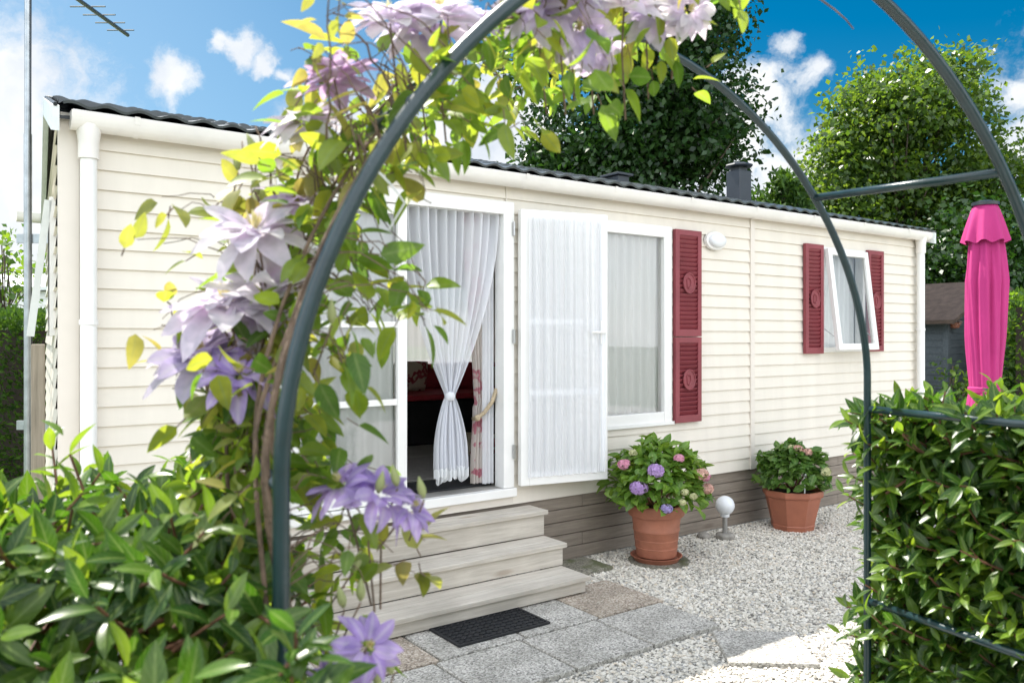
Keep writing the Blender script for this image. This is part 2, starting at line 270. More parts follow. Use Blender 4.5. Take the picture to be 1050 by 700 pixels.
def stonemat():
    m, nt, N, L, B = newmat('stone_chip'); g = N('ShaderNodeNewGeometry')
    r = ramp(N, [(0, (.17, .16, .145)), (.05, (.32, .30, .265)), (.2, (.52, .485, .42)), (.6, (.66, .625, .56)), (.85, (.74, .705, .64)), (1, (.58, .49, .38))])
    L(g.outputs['Random Per Island'], r.inputs[0]); L(r.outputs[0], B.inputs['Base Color']); B.inputs['Roughness'].default_value = .8; MATS['stone_chip'] = m
stonemat()

# ------------------------------------------------------------------ mesh helpers
class MB:
    def __init__(s): s.v = []; s.f = []
    def add(s, vs, fs):
        o = len(s.v); s.v += [tuple(v) for v in vs]; s.f += [tuple(i+o for i in f) for f in fs]; return s
    def box(s, x0, x1, y0, y1, z0, z1, M=None):
        vs = [Vector((x, y, z)) for z in (z0, z1) for y in (y0, y1) for x in (x0, x1)]
        if M is not None: vs = [M @ v for v in vs]
        return s.add(vs, [(0,2,3,1), (4,5,7,6), (0,1,5,4), (2,6,7,3), (0,4,6,2), (1,3,7,5)])
    def tube(s, pts, r, seg=8, caps=True):
        pts = [Vector(p) for p in pts]; rs = r if isinstance(r, (list, tuple)) else [r]*len(pts); n = len(pts)
        vs = []; ref = None
        for i, p in enumerate(pts):
            d = (pts[min(i+1, n-1)]-pts[max(i-1, 0)])
            if d.length < 1e-9: d = Vector((0, 0, 1))
            d.normalize()
            if ref is None: ref = d.orthogonal().normalized()
            a = (ref-d*ref.dot(d))
            a = a.normalized() if a.length > 1e-6 else d.orthogonal().normalized(); ref = a; b = d.cross(a)
            vs += [p+(a*math.cos(2*PI*k/seg)+b*math.sin(2*PI*k/seg))*rs[i] for k in range(seg)]
        fs = [(i*seg+k, i*seg+(k+1) % seg, (i+1)*seg+(k+1) % seg, (i+1)*seg+k) for i in range(n-1) for k in range(seg)]
        if caps: fs += [tuple(range(seg-1, -1, -1)), tuple((n-1)*seg+k for k in range(seg))]
        return s.add(vs, fs)
    def lathe(s, prof, seg=32, c=(0, 0, 0), phase=0):
        c = Vector(c); n = len(prof)
        vs = [c+Vector((r*math.cos(2*PI*k/seg+phase), r*math.sin(2*PI*k/seg+phase), z)) for r, z in prof for k in range(seg)]
        fs = [(i*seg+k, i*seg+(k+1) % seg, (i+1)*seg+(k+1) % seg, (i+1)*seg+k) for i in range(n-1) for k in range(seg)]
        return s.add(vs, fs)
    def grid(s, fn, nu, nv, closed_u=False):
        vs = [fn(i/nu, j/nv) for j in range(nv+1) for i in range(nu+1)]
        fs = [(j*(nu+1)+i, j*(nu+1)+i+1, (j+1)*(nu+1)+i+1, (j+1)*(nu+1)+i) for j in range(nv) for i in range(nu)]
        return s.add(vs, fs)
    def extrude_x(s, prof, x0, x1):          # closed profile of (y, z)
        n = len(prof)
        vs = [(x0, y, z) for y, z in prof]+[(x1, y, z) for y, z in prof]
        fs = [(i, (i+1) % n, n+(i+1) % n, n+i) for i in range(n)]+[tuple(range(n-1, -1, -1)), tuple(range(n, 2*n))]
        return s.add(vs, fs)
    def poly(s, pts): return s.add(pts, [tuple(range(len(pts)))])
    def frame(s, x0, x1, z0, z1, w, y0, y1, M=None, wb=None):      # rectangular frame in an xz plane, mitre-free butt joints
        wb = wb or w
        s.box(x0, x0+w, y0, y1, z0, z1, M); s.box(x1-w, x1, y0, y1, z0, z1, M)
        s.box(x0+w, x1-w, y0, y1, z1-w, z1, M); s.box(x0+w, x1-w, y0, y1, z0, z0+wb, M); return s
    def build(s, name, mat, parent=None, smooth=False, bevel=0, label=None):
        me = bpy.data.meshes.new(name); me.from_pydata(s.v, [], s.f); me.update()
        o = bpy.data.objects.new(name, me); COL.objects.link(o)
        me.materials.append(MATS[mat])
        if smooth:
            me.polygons.foreach_set('use_smooth', [True]*len(me.polygons))
            if smooth == 'auto': me.set_sharp_from_angle(angle=R(40))
        if bevel:
            b = o.modifiers.new('bevel', 'BEVEL'); b.width = bevel; b.segments = 2; b.limit_method = 'ANGLE'
        if parent is not None: o.parent = parent
        if label: o['label'] = label
        return o
def tag(o, label, cat, group=None):
    o['label'] = label; o['category'] = cat
    if group: o['group'] = group
    return o
def thing(name, label, cat, loc=(0, 0, 0), rotz=0, group=None):
    o = bpy.data.objects.new(name, None); COL.objects.link(o); o.empty_display_size = .1
    o.location = loc; o.rotation_euler = (0, 0, rotz); return tag(o, label, cat, group)
def struct(o): o['kind'] = 'structure'; return o
def npmesh(name, V, F, mat, parent=None, smooth=True):
    me = bpy.data.meshes.new(name); V = np.asarray(V, np.float32); F = np.asarray(F, np.int32)
    k = F.shape[1]; me.vertices.add(len(V)); me.vertices.foreach_set('co', V.ravel())
    me.loops.add(F.size); me.loops.foreach_set('vertex_index', F.ravel())
    me.polygons.add(len(F)); me.polygons.foreach_set('loop_start', np.arange(0, F.size, k, dtype=np.int32))
    me.polygons.foreach_set('use_smooth', np.full(len(F), bool(smooth)))
    me.update(calc_edges=True); me.materials.append(MATS[mat])
    o = bpy.data.objects.new(name, me); COL.objects.link(o)
    if parent is not None: o.parent = parent
    return o
def unit(a): return a/np.maximum(1e-9, np.linalg.norm(a, axis=-1, keepdims=True))
def leaf_template(W, rows=5, fold=.35, droop=.25, wide=.42, tip=1.0, wave=0):
    """leaf along +x, length 1: 3 columns of vertices with a folded midrib, drooping tip and pointed end"""
    V = []; F = []
    for i in range(rows+1):
        t = i/rows; w = W/2*max(.02, (math.sin(PI*t**(math.log(.5)/math.log(wide)))**(.85*tip)))
        z = -droop*t*t; wz = wave*math.sin(t*9)
        V += [(t, -w, z+fold*w+wz), (t, 0, z), (t, w, z+fold*w-wz)]
    for i in range(rows):
        a = i*3; F += [(a, a+3, a+4, a+1), (a+1, a+4, a+5, a+2)]
    return np.array(V), np.array(F)
def scatter(name, T, P, X, Nn, S, mat, parent=None, smooth=True):
    TV, TF = T; P = np.asarray(P, float); X = unit(np.asarray(X, float)); Nn = np.asarray(Nn, float); S = np.asarray(S, float)
    Y = unit(np.cross(Nn, X)); Z = np.cross(X, Y)
    if S.ndim == 1: S = np.repeat(S[:, None], 3, 1)
    V = P[:, None, :]+TV[None, :, 0:1]*S[:, None, 0:1]*X[:, None]+TV[None, :, 1:2]*S[:, None, 1:2]*Y[:, None]+TV[None, :, 2:3]*S[:, None, 2:3]*Z[:, None]
    F = TF[None]+(np.arange(len(P))*len(TV))[:, None, None]
    o = npmesh(name, V.reshape(-1, 3), F.reshape(-1, TF.shape[1]), mat, parent, smooth)
    if len(TV) % 3 == 0 and len(TV) > 12:            # leaves and petals carry their midrib and length as attributes
        at_ = o.data.attributes.new('rib', 'FLOAT', 'POINT'); at_.data.foreach_set('value', np.tile((np.abs(TV[:, 1]) < 1e-9).astype(np.float32), len(P)))
        at_ = o.data.attributes.new('along', 'FLOAT', 'POINT'); at_.data.foreach_set('value', np.tile(TV[:, 0].astype(np.float32), len(P)))
    return o
LAUREL = leaf_template(.36, 6, .30, .22, .48)
CLEM = leaf_template(.52, 6, .25, .22, .36, .9)
OVATE = leaf_template(.62, 5, .25, .25, .42)
TREELEAF = (np.array([(0, 0, 0), (.45, -.36, .08), (1, 0, -.1), (.45, .36, .08)]), np.array([(0, 1, 2, 3)]))
SPRIG = (np.array([(0, -.08, 0), (.5, -.2, .05), (1, 0, -.1), (.5, .2, .05)]), np.array([(0, 1, 2, 3)]))

# ================================================================== GROUND
g = MB().poly([(-120, -120, -.012), (120, -120, -.012), (120, 120, -.012), (-120, 120, -.012)])
m_, nt_, N_, L_, B_ = newmat('lawn_ground')
tc_ = N_('ShaderNodeTexCoord'); n_ = N_('ShaderNodeTexNoise'); n_.inputs['Scale'].default_value = 3; n_.inputs['Detail'].default_value = 10; L_(tc_.outputs['Object'], n_.inputs['Vector'])
r_ = ramp(N_, [(.3, (.03, .055, .012)), (.6, (.06, .10, .02)), (.8, (.12, .12, .05))]); L_(n_.outputs['Fac'], r_.inputs[0]); L_(r_.outputs[0], B_.inputs['Base Color']); B_.inputs['Roughness'].default_value = .9
MATS['lawn_ground'] = m_
struct(g.build('lawn', 'lawn_ground'))
g = MB().poly([tuple(HW(x, y, 0)) for x, y in ((-6.5, -9), (9, -9), (9, .35), (-6.5, .35))])
struct(g.build('gravel_yard', 'gravel'))

# loose stone chips on the gravel where one can make them out
PHI = (1+5**.5)/2
ICO_V = unit(np.array([(-1,PHI,0),(1,PHI,0),(-1,-PHI,0),(1,-PHI,0),(0,-1,PHI),(0,1,PHI),(0,-1,-PHI),(0,1,-PHI),(PHI,0,-1),(PHI,0,1),(-PHI,0,-1),(-PHI,0,1)], float))
ICO_F = np.array([(0,11,5),(0,5,1),(0,1,7),(0,7,10),(0,10,11),(1,5,9),(5,11,4),(11,10,2),(10,7,6),(7,1,8),(3,9,4),(3,4,2),(3,2,6),(3,6,8),(3,8,9),(4,9,5),(2,4,11),(6,2,10),(8,6,7),(9,8,1)])
def slab_hit(x, y):
    return ((x > -2.1) & (x < -.08) & (y > -1.05) & (y < -.0) & ((x < -.36) | (y < -.52))) | ((x > -2.1) & (x < -.13) & (y > -1.5) & (y <= -1.04))
def gravel_chips():
    n = 105000
    # denser towards the camera side, in house coordinates
    x = RNG.uniform(-2.2, 4.6, n); y = RNG.uniform(-3.4, -.01, n)
    wx = P0.x+CT*x-ST*y; wy = P0.y+ST*x+CT*y
    k = (wx/wy*FPX+525); vis = (k > 300) & (k < 930) & (wy > 2.9) & ~slab_hit(x, y)
    for cx, cy, a in ((-.20, -1.815, R(-39)), (-1.02, -2.02, R(-39))):
        lx = (x-cx)*math.cos(a)+(y-cy)*math.sin(a); ly = -(x-cx)*math.sin(a)+(y-cy)*math.cos(a); vis &= ~((abs(lx) < .215) & (abs(ly) < .215))
    wx, wy = wx[vis], wy[vis]; n = len(wx)
    s = RNG.uniform(.0045, .0095, n)*np.where(RNG.random(n) < .08, 1.35, 1)
    P = np.stack([wx, wy, s*.25+.001], 1)
    X = unit(RNG.normal(size=(n, 3))*[1, 1, .25]); Nn = unit(RNG.normal(size=(n, 3))*.35+[0, 0, 1])
    S = np.stack([s*RNG.uniform(.9, 1.5, n), s*RNG.uniform(.7, 1.1, n), s*RNG.uniform(.45, .8, n)], 1)
    jit = 1+.25*RNG.normal(size=(12, 1)); o = scatter('gravel_chips', (ICO_V*jit, ICO_F), P, X, Nn, S, 'stone_chip', smooth=False)
    o['kind'] = 'stuff'; o['label'] = 'loose pale grey and white stone chips covering the yard'; o['category'] = 'gravel'
gravel_chips()

# ================================================================== MOBILE HOME
home = thing('mobile_home', 'cream clapboard mobile home with red shutters and grey wooden skirting', 'mobile home', P0, TH)
X0, X1, ZB, ZT = -3.04, 4.74, .447, 2.60
EX = .096                                            # the left end wall runs back slightly skewed
DEPTH = 3.6
DOOR = (-2.0, -.417, .50, 2.42); WIN = (.30, 1.07, .89, 2.375); WIN2 = (3.0, 3.70, 1.40, 2.35)
HOLES = [DOOR, WIN, WIN2]
def rects(x0, x1, z0, z1, holes, pitch=None):
    """split a wall into rectangles around the openings"""
    zs = sorted({z0, z1}|{z for h in holes for z in (h[2], h[3]) if z0 < z < z1}); out = []
    for a, b in zip(zs, zs[1:]):
        cur = x0
        for h in sorted(holes):
            if h[2] < b-1e-6 and h[3] > a+1e-6:
                if h[0] > cur: out.append((cur, h[0], a, b))
                cur = h[1]
        if cur < x1: out.append((cur, x1, a, b))
    return out
def clapboards(mb, x0, x1, z0, z1, holes, pitch=.095, proud=.013, fn=lambda x, y, z: (x, y, z)):
    n = int(math.ceil((z1-z0)/pitch))
    for i in range(n):
        a, b = z0+i*pitch, min(z1, z0+(i+1)*pitch)
        for xa, xb, za, zb in rects(x0, x1, a, b, holes):
            f = lambda z: -proud*(1-((z-a)/pitch)**1.15)
            mid = (za+zb)/2
            mb.add([fn(xa, f(za), za), fn(xb, f(za), za), fn(xb, f(mid), mid), fn(xa, f(mid), mid), fn(xb, f(zb), zb), fn(xa, f(zb), zb)], [(0, 1, 2, 3), (3, 2, 4, 5)])
            if abs(za-a) < 1e-6: mb.add([fn(xa, .004, za), fn(xb, .004, za), fn(xb, f(za), za), fn(xa, f(za), za)], [(0, 1, 2, 3)])
mb = MB(); clapboards(mb, X0, X1, ZB, ZT, HOLES); mb.build('siding', 'siding', home)
# end wall (skewed) with its own window opening, back wall, right end wall
def endfn(x, y, z): return (X0+EX*x+y*.99, x, z)      # x along the end wall, y outward
mb = MB(); EW = (.42, .95, 1.55, 2.26)
clapboards(mb, 0, DEPTH, ZB, ZT, [EW], fn=lambda x, y, z: (X0+EX*x+y, x, z))
for i in range(6):                                      # boards in the gable triangle
    z = ZT+i*.095; half = max(0, (1.8-(z-2.58)/math.tan(R(14.9)))); half2 = max(0, (1.8-(z+.095-2.58)/math.tan(R(14.9))))
    a0, a1 = 1.8-half, 1.8+half; b0, b1 = 1.8-half2, 1.8+half2
    mb.add([(X0+EX*a0-.013, a0, z), (X0+EX*a1-.013, a1, z), (X0+EX*b1, b1, z+.095), (X0+EX*b0, b0, z+.095)], [(0, 1, 2, 3)])
mb.build('end_siding', 'siding', home)
mb = MB(); mb.box(X0+EX*DEPTH+.01, X1-.01, DEPTH-.06, DEPTH, ZB, ZT) if False else None
BW = (.30, 1.75, 1.22, 2.15)
mb = MB()
for a, b, c, d in rects(X0+EX*DEPTH+.01, X1-.01, ZB, ZT, [BW]): mb.box(a, b, DEPTH-.07, DEPTH, c, d)
mb.box(X1-.07, X1-.008, .07, DEPTH-.075, ZB, ZT)
mb.poly([(X1-.004, 0, ZT), (X1-.004, DEPTH, ZT), (X1-.004, 1.8, ZT+.50)])
mb.build('wall', 'siding', home)
# inner lining, floor, ceiling, partition
mb = MB()
for a, b, c, d in rects(X0+.03, X1-.075, .565, 2.46, HOLES): mb.box(a, b, .03, .07, c, d)
for a, b, c, d in rects(.08, DEPTH-.08, .565, 2.46, [EW]): 
    mb.add([(X0+EX*a+.05, a, c), (X0+EX*b+.05, b, c), (X0+EX*b+.05, b, d), (X0+EX*a+.05, a, d)], [(0, 1, 2, 3)])
for a, b, c, d in rects(X0+EX*DEPTH+.05, X1-.08, .565, 2.46, [BW]): mb.box(a, b, DEPTH-.09, DEPTH-.073, c, d)
mb.box(2.0, 2.05, .075, DEPTH-.095, .566, 2.459)
mb.add([(X0+.03, .02, 2.47), (X1-.075, .02, 2.47), (X1-.075, DEPTH-.075, 2.47), (X0+.03+EX*DEPTH, DEPTH-.075, 2.47)], [(0, 1, 2, 3)])
mb.build('interior_wall', 'interior_wall', home)
MB().box(X0+.36, X1-.075, .005, DEPTH-.075, .47, .56).build('interior_floor', 'interior_floor', home)
# corner posts, vertical joint, base trim
MB().box(X0-.004, X0+.085, -.02, .0, ZB, ZT-.02).build('corner_trim', 'trim_cream', home)
MB().box(X1-.03, X1+.01, -.02, .06, ZB, ZT-.02).build('corner_trim', 'trim_cream', home)
MB().box(2.005, 2.055, -.021, -.002, ZB-.002, ZT-.06).build('joint_strip', 'trim_cream', home)
MB().box(-.475, -.468, -.017, -.002, 2.42, 2.55).build('joint_strip', 'trim_cream', home)
MB().box(X0+.09, X1-.035, -.006, .012, 2.50, 2.60).build('fascia', 'trim_cream', home)
MB().box(DOOR[0], DOOR[1], -.012, .02, ZB+.005, .50).build('door_apron', 'trim_cream', home)
# skirting boards
mb = MB()
for i in range(5):
    cuts = [X0+.02, -2.3+.55*(i % 2), .9-.7*(i % 3), 3.3-.6*(i % 2), X1-.01]
    for a, b in zip(cuts, cuts[1:]): mb.box(a+.002, b-.002, .012, .034, .003+i*.089, .003+i*.089+.084)
mb.build('skirting', 'skirt_wood', home, bevel=.003)
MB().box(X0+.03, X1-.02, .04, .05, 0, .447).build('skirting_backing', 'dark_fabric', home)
mb = MB(); mb.add([(X0+.01, .05, 0), (X0+EX*DEPTH, DEPTH, 0), (X0+EX*DEPTH, DEPTH, ZB), (X0+.01, .05, ZB)], [(0, 1, 2, 3)])
mb.box(X1-.03, X1-.012, .055, DEPTH-.01, 0, ZB-.003); mb.box(X0+EX*DEPTH+.01, X1-.035, DEPTH-.03, DEPTH-.01, 0, ZB-.003)
mb.build('skirting', 'skirt_wood', home)

# ---- roof: pressed tile sheets
def tilefn(side):
    def fn(u, v):
        x = X0-.04+u*(X1-X0+.09)
        return x, v
    return fn
def roof_sheet():
    mb = MB(); pitch = math.tan(R(14.9)); wl = .148; nx = int((X1-X0+.09)/wl*8); crs = 6; half = 1.93
    for side in (1, -1):
        rows = []
        for c in range(crs):
            rows += [(c/crs, .022), ((c+1)/crs-.002, 0.002)]
        vs = []
        for s, lift in rows:
            for i in range(nx+1):
                yl = max(0, -.13+s*half); yl = yl if side == 1 else 3.6-yl; x = X0+.005+EX*yl*(1-i/nx)+i*(X1-X0+.005)/nx
                w = .5+.5*math.sin(2*PI*(i*(X1-X0+.045)/nx)/wl); w = w**.8
                yy = -.13+s*half; z = 2.588+s*half*pitch+lift+.019*w
                y = yy if side == 1 else 3.6-yy
                vs.append((x, y, z))
        fs = []
        for r in range(len(rows)-1):
            for i in range(nx):
                a = r*(nx+1)+i; f = (a, a+1, a+nx+2, a+nx+1); fs.append(f if side == 1 else f[::-1])
        # front lip so that the sheet shows a dark edge under each wave
        o = len(vs); base = [(v[0], v[1]+(.004 if side == 1 else -.004), v[2]-.012) for v in vs[:nx+1]]; vs += base
        for i in range(nx): fs.append((o+i, o+i+1, i+1, i) if side == 1 else (i, i+1, o+i+1, o+i))
        mb.add(vs, fs)
    return mb
rf = roof_sheet().build('roof', 'roof_tile', home, smooth='auto')
mb = MB(); pt = math.tan(R(14.9))
RZ = 2.566+1.86*pt
def rl(y, dx): return X0+dx+EX*max(0, y)
prof = [(-.06, 2.572), (1.8, RZ), (3.66, 2.572), (3.66, 2.556), (1.8, RZ-.03), (-.06, 2.556)]
mb.add([(rl(y, -.03), y, z) for y, z in prof]+[(X1, y, z) for y, z in prof], [(i, (i+1) % 6, 6+(i+1) % 6, 6+i) for i in range(6)]+[(5, 4, 1, 0), (4, 3, 2, 1), (6, 7, 10, 11), (7, 8, 9, 10)])
mb.build('roof_deck', 'roof_edge', rf)
MB().tube([(rl(1.8, -.03), 1.8, 2.588+1.93*pt+.004), (X1, 1.8, 2.588+1.93*pt+.004)], .022, 10).build('ridge_cap', 'roof_tile', rf, smooth='auto')
for left in (1, 0):
    X = (lambda y, k: rl(y, -.046+.034*k)) if left else (lambda y, k: X1+.012+.03*k)
    mb = MB(); cap = MB()
    for y0, y1 in ((-.14, 1.8), (1.8, 3.74)):
        za, zb = 2.572+(1.94-abs(y0-1.8))*pt, 2.572+(1.94-abs(y1-1.8))*pt
        mb.add([(X(y, k), y, z+dz) for k in (0, 1) for y, z in ((y0, za), (y1, zb)) for dz in (-.092, .022)],
               [(0, 2, 3, 1), (4, 5, 7, 6), (0, 1, 5, 4), (2, 6, 7, 3), (0, 4, 6, 2), (1, 3, 7, 5)])
        cap.tube([(X(y0-.005, .5), y0-.005, za+.026), (X(y1, .5), y1, zb+.026)], .010, 6)
    b = mb.build('bargeboard', 'barge_white', rf); cap.build('verge_cap', 'roof_edge', b)
# chimney cowl on the front slope
ch = MB(); cx, cy = 3.06, .95; zr = 2.60+(cy+.13)*pt
M = Matrix.Translation((cx, cy, 0))
ch.box(-.09, .09, -.085, .085, zr-.03, zr+.30, M)
cho = ch.build('chimney', 'chimney_grey', rf, bevel=.008)
MB().box(-.06, .06, -.055, .055, zr+.301, zr+.34, M).build('chimney_throat', 'roof_edge', cho)
MB().lathe([(0, .335), (.13, .34), (.142, .35), (.135, .362), (.09, .378), (0, .382)], 8, (cx, cy, zr), PI/8).build('chimney_cap', 'chimney_grey', cho)
mb = MB().box(1.80, 1.94, 1.35, 1.55, 2.60+1.4*pt, 2.70+1.4*pt).box(1.77, 1.97, 1.32, 1.58, 2.703+1.4*pt, 2.725+1.4*pt)
mb.build('roof_vent', 'chimney_grey', rf, bevel=.004)

# ---- gutters and downpipes
def gutter(y, sgn, x0, x1):
    out = []; k = 10
    for i in range(k+1): a = PI*i/k; out.append((y-sgn*.055*math.cos(a)*-1, 2.588-.080*math.sin(a)**.7))
    inn = [(yy+(y-yy)*.08, zz+.006) for yy, zz in out]
    return MB().extrude_x(out+inn[::-1], x0, x1)
gt = gutter(-.070, 1, X0+.045, X1+.045).build('gutter', 'gutter_pvc', home, smooth='auto')
for xe in (X0+.044, X1+.046):
    MB().extrude_x([(-.125, 2.590)]+[(-.070+.057*math.cos(PI+PI*i/8), 2.590+.084*math.sin(PI+PI*i/8)) for i in range(1, 8)]+[(-.013, 2.590)], xe-.004, xe+.004).build('gutter_end', 'gutter_pvc', gt)
for k in range(10):
    xb = X0+.32+k*.78
    pts = [(xb, -.070+.060*math.cos(PI+PI*i/8), 2.596+.092*abs(math.sin(PI+PI*i/8))*-1) for i in range(9)]
    mb = MB()
    for p, q in zip(pts, pts[1:]):
        mb.add([(xb-.012, p[1], p[2]), (xb+.012, p[1], p[2]), (xb+.012, q[1], q[2]), (xb-.012, q[1], q[2])], [(0, 1, 2, 3)])
    mb.build('gutter_bracket', 'gutter_pvc', gt)
gutter(3.67, 1, X0+EX*DEPTH-.22, X1+.06).build('gutter', 'gutter_pvc', home, smooth='auto')
for xd in (X0+.118, X1-.115):
    d = MB().tube([(xd, -.066, 2.53), (xd, -.066, .12), (xd, -.09, .06), (xd, -.15, .03)], .037, 16).build('downpipe', 'pvc_white', home, smooth='auto')
    MB().lathe([(.039, 0), (.046, .0), (.046, .08), (.054, .13), (.054, .16)], 16, (xd, -.066, 2.38)).build('gutter_outlet', 'gutter_pvc', d, smooth='auto')
    for z in (.75, 1.6):
        MB().lathe([(.0375, 0), (.042, 0), (.042, .025), (.0375, .025)], 16, (xd, -.066, z)).build('pipe_clip', 'pvc_white', d)

# ---- patio door: frame, closed left leaf, opened right leaf
x0, x1, z0, z1 = DOOR
df = MB().box(x0, x0+.075, -.028, .075, z0+.06, z1).box(x1-.085, x1, -.028, .075, z0+.06, z1).box(x0+.075, x1-.085, -.028, .075, z1-.085, z1).build('door_frame', 'pvc_white', home, bevel=.004)
MB().box(x0-.01, x1+.01, -.045, .08, z0+.003, z0+.058).build('door_sill', 'pvc_white', df, bevel=.004)
for dz in (.0,):
    for zz in (.75, 1.5, 2.2):
        MB().tube([(x1-.012, -.04, zz), (x1-.012, -.04, zz+.09)], .009, 8).build('hinge', 'steel', df)
lx0, lx1, lz0, lz1 = x0+.078, -1.20, z0+.062, z1-.088
def door_leaf(mbM, w, h, parent, nm):
    """leaf in local xz plane, hinge side at x = 0, thickness along y"""
    M = mbM
    fr = MB().box(0, .062, 0, .05, 0, h, M).box(w-.062, w, 0, .05, 0, h, M).box(.062, w-.062, 0, .05, h-.062, h, M).box(.062, w-.062, 0, .05, 0, .085, M).build(nm, 'pvc_white', parent, bevel=.004)
    for zz in (h*.335, h*.595):
        MB().box(.0625, w-.0625, .012, .042, zz-.018, zz+.018, M).build('glazing_bar', 'pvc_white', fr)
    gl = MB().add([M @ Vector(p) for p in ((.06, .025, .08), (w-.06, .025, .08), (w-.06, .025, h-.06), (.06, .025, h-.06))], [(0, 1, 2, 3)]).build('pane', 'glass', fr)
    return fr
lw, lh = lx1-lx0, lz1-lz0
door_leaf(Matrix.Translation((lx0, -.015, lz0)), lw, lh, home, 'door_leaf')
OPEN_A = R(-11); OW = .655
OM = Matrix.Translation((-.395, -.035, .572)) @ Matrix.Rotation(OPEN_A, 4, 'Z') @ Matrix.Translation((0, -.05, 0))
ol = door_leaf(OM, OW, 1.80, home, 'door_leaf')
hd = MB().box(OW-.06, OW-.03, -.012, 0, .92, 1.08, OM).tube([OM @ Vector((OW-.045, -.012, 1.0)), OM @ Vector((OW-.045, -.045, 1.0)), OM @ Vector((OW-.15, -.048, 1.0))], .008, 8).build('handle', 'pvc_white', ol)

# ---- fixed window beside the door
def window(frame_rect, w, nm='window'):
    a, b, c, d = frame_rect
    fr = MB().frame(a, b, c, d, w, -.022, .05, wb=w).build(nm, 'pvc_white', home, bevel=.004)
    MB().add([(a+w, .012, c+w), (b-w, .012, c+w), (b-w, .012, d-w), (a+w, .012, d-w)], [(0, 1, 2, 3)]).build('pane', 'glass', fr)
    MB().box(a-.015, b+.015, -.035, -.0225, c-.012, c+.012).build('window_sill', 'pvc_white', fr)
    return fr
window(WIN, .085)
# tilted small window
a, b, c, d = WIN2
fr = MB().frame(a, b, c, d, .045, -.02, .06).build('window', 'pvc_white', home, bevel=.003)
SM = Matrix.Translation((a+.03, -.024, d-.02)) @ Matrix.Rotation(R(-7.2), 4, 'X'); sw, sh = b-a-.06, d-c-.03
sa = MB().frame(0, sw, -sh, 0, .058, -.04, 0, SM).build('sash', 'pvc_white', fr, bevel=.004)
MB().add([SM @ Vector(p) for p in ((.055, -.02, -sh+.055), (sw-.055, -.02, -sh+.055), (sw-.055, -.02, -.055), (.055, -.02, -.055))], [(0, 1, 2, 3)]).build('pane', 'glass', sa)
for sx in (.02, sw-.02):
    MB().tube([SM @ Vector((sx, 0, -sh+.12)), (a+.03+sx, -.0, c+.22)], .005, 6).build('stay', 'steel', sa)
# end wall window with its sash propped open
mbw = MB(); a, b, c, d = EW
def E3(s, o, z): return (X0+EX*s-o, s, z)
for s0, s1, zz0, zz1 in ((a, a+.05, c, d), (b-.05, b, c, d), (a+.05, b-.05, c, c+.05), (a+.05, b-.05, d-.05, d)):
    vs = [E3(s, o, z) for z in (zz0, zz1) for o in (-.05, .03) for s in (s0, s1)]; mbw.add(vs, [(0,2,3,1), (4,5,7,6), (0,1,5,4), (2,6,7,3), (0,4,6,2), (1,3,7,5)])
ew = mbw.build('window', 'pvc_white', home)
mbw = MB()
def E4(s, l, t):       # l down the sash, t its thickness
    an = R(6.5); return E3(s, .018+math.sin(an)*l+math.cos(an)*t, d-.02-math.cos(an)*l+math.sin(an)*t)
for s0, s1, l0, l1 in ((a, a+.05, 0, .70), (b-.05, b, 0, .70), (a+.05, b-.05, 0, .05), (a+.05, b-.05, .65, .70)):
    vs = [E4(s, l, t) for l in (l0, l1) for t in (0, .035) for s in (s0, s1)]; mbw.add(vs, [(0,2,3,1), (4,5,7,6), (0,1,5,4), (2,6,7,3), (0,4,6,2), (1,3,7,5)])
es = mbw.build('sash', 'barge_white', ew)
MB().add([E4(a+.05, .05, .018), E4(b-.05, .05, .018), E4(b-.05, .66, .018), E4(a+.05, .66, .018)], [(0, 1, 2, 3)]).build('pane', 'glass', es)
# back window frame
MB().frame(BW[0], BW[1], BW[2], BW[3], .06, DEPTH-.095, DEPTH+.01).build('window', 'pvc_white', home)

# ---- shutters
def shutter(xa, xb, za, zb, rail=.055):
    y0, y1 = -.048, -.017
    s = MB().frame(xa, xb, za, zb, .042, y0, y1, wb=rail)
    mid = (za+zb)/2; n = int((zb-za-.042-rail)/.034); zlo = za+rail; step = (zb-.042-zlo)/n
    for i in range(n):
        z = zlo+i*step
        M = Matrix.Translation((0, (y0+y1)/2+.002, z+step/2)) @ Matrix.Rotation(R(35), 4, 'X')
        s.box(xa+.042, xb-.042, -.003, .003, -step*.58, step*.58, M)
    s.box(xa+.04, xb-.04, y1+.001, y1+.006, za+.03, zb-.03)
    o = s.build('shutter', 'shutter_red', home, bevel=.0015)
    cx = (xa+xb)/2; rx, rz = .062, .075
    b = MB().lathe([(0, 0)]+[(1*math.cos(t), math.sin(t)) for t in ()], 4) if False else MB()
    k = 24
    ring = [(cx+rx*math.cos(2*PI*i/k), y0-.004, mid+rz*math.sin(2*PI*i/k)) for i in range(k)]
    vs = ring+[(x, y0+.012, z) for x, y, z in ring]; b.add(vs, [tuple(range(k))]+[(i, k+i, k+(i+1) % k, (i+1) % k) for i in range(k)])
    b.tube(ring+ring[:1], .007, 6, False)
    b.tube([(cx+.022*math.cos(t)-.006, y0-.006, mid+.040*math.sin(t)) for t in [R(-120+i*24) for i in range(11)]], .006, 6)
    b.tube([(cx-.028, y0-.006, mid+.03), (cx-.022, y0-.006, mid-.035)], .005, 6)
    b.build('crest', 'shutter_red', o)
shutter(1.082, 1.372, 1.544, 2.36); shutter(1.082, 1.372, .885, 1.538)
shutter(2.725, 2.99, 1.39, 2.36); shutter(3.71, 3.975, 1.40, 2.36)

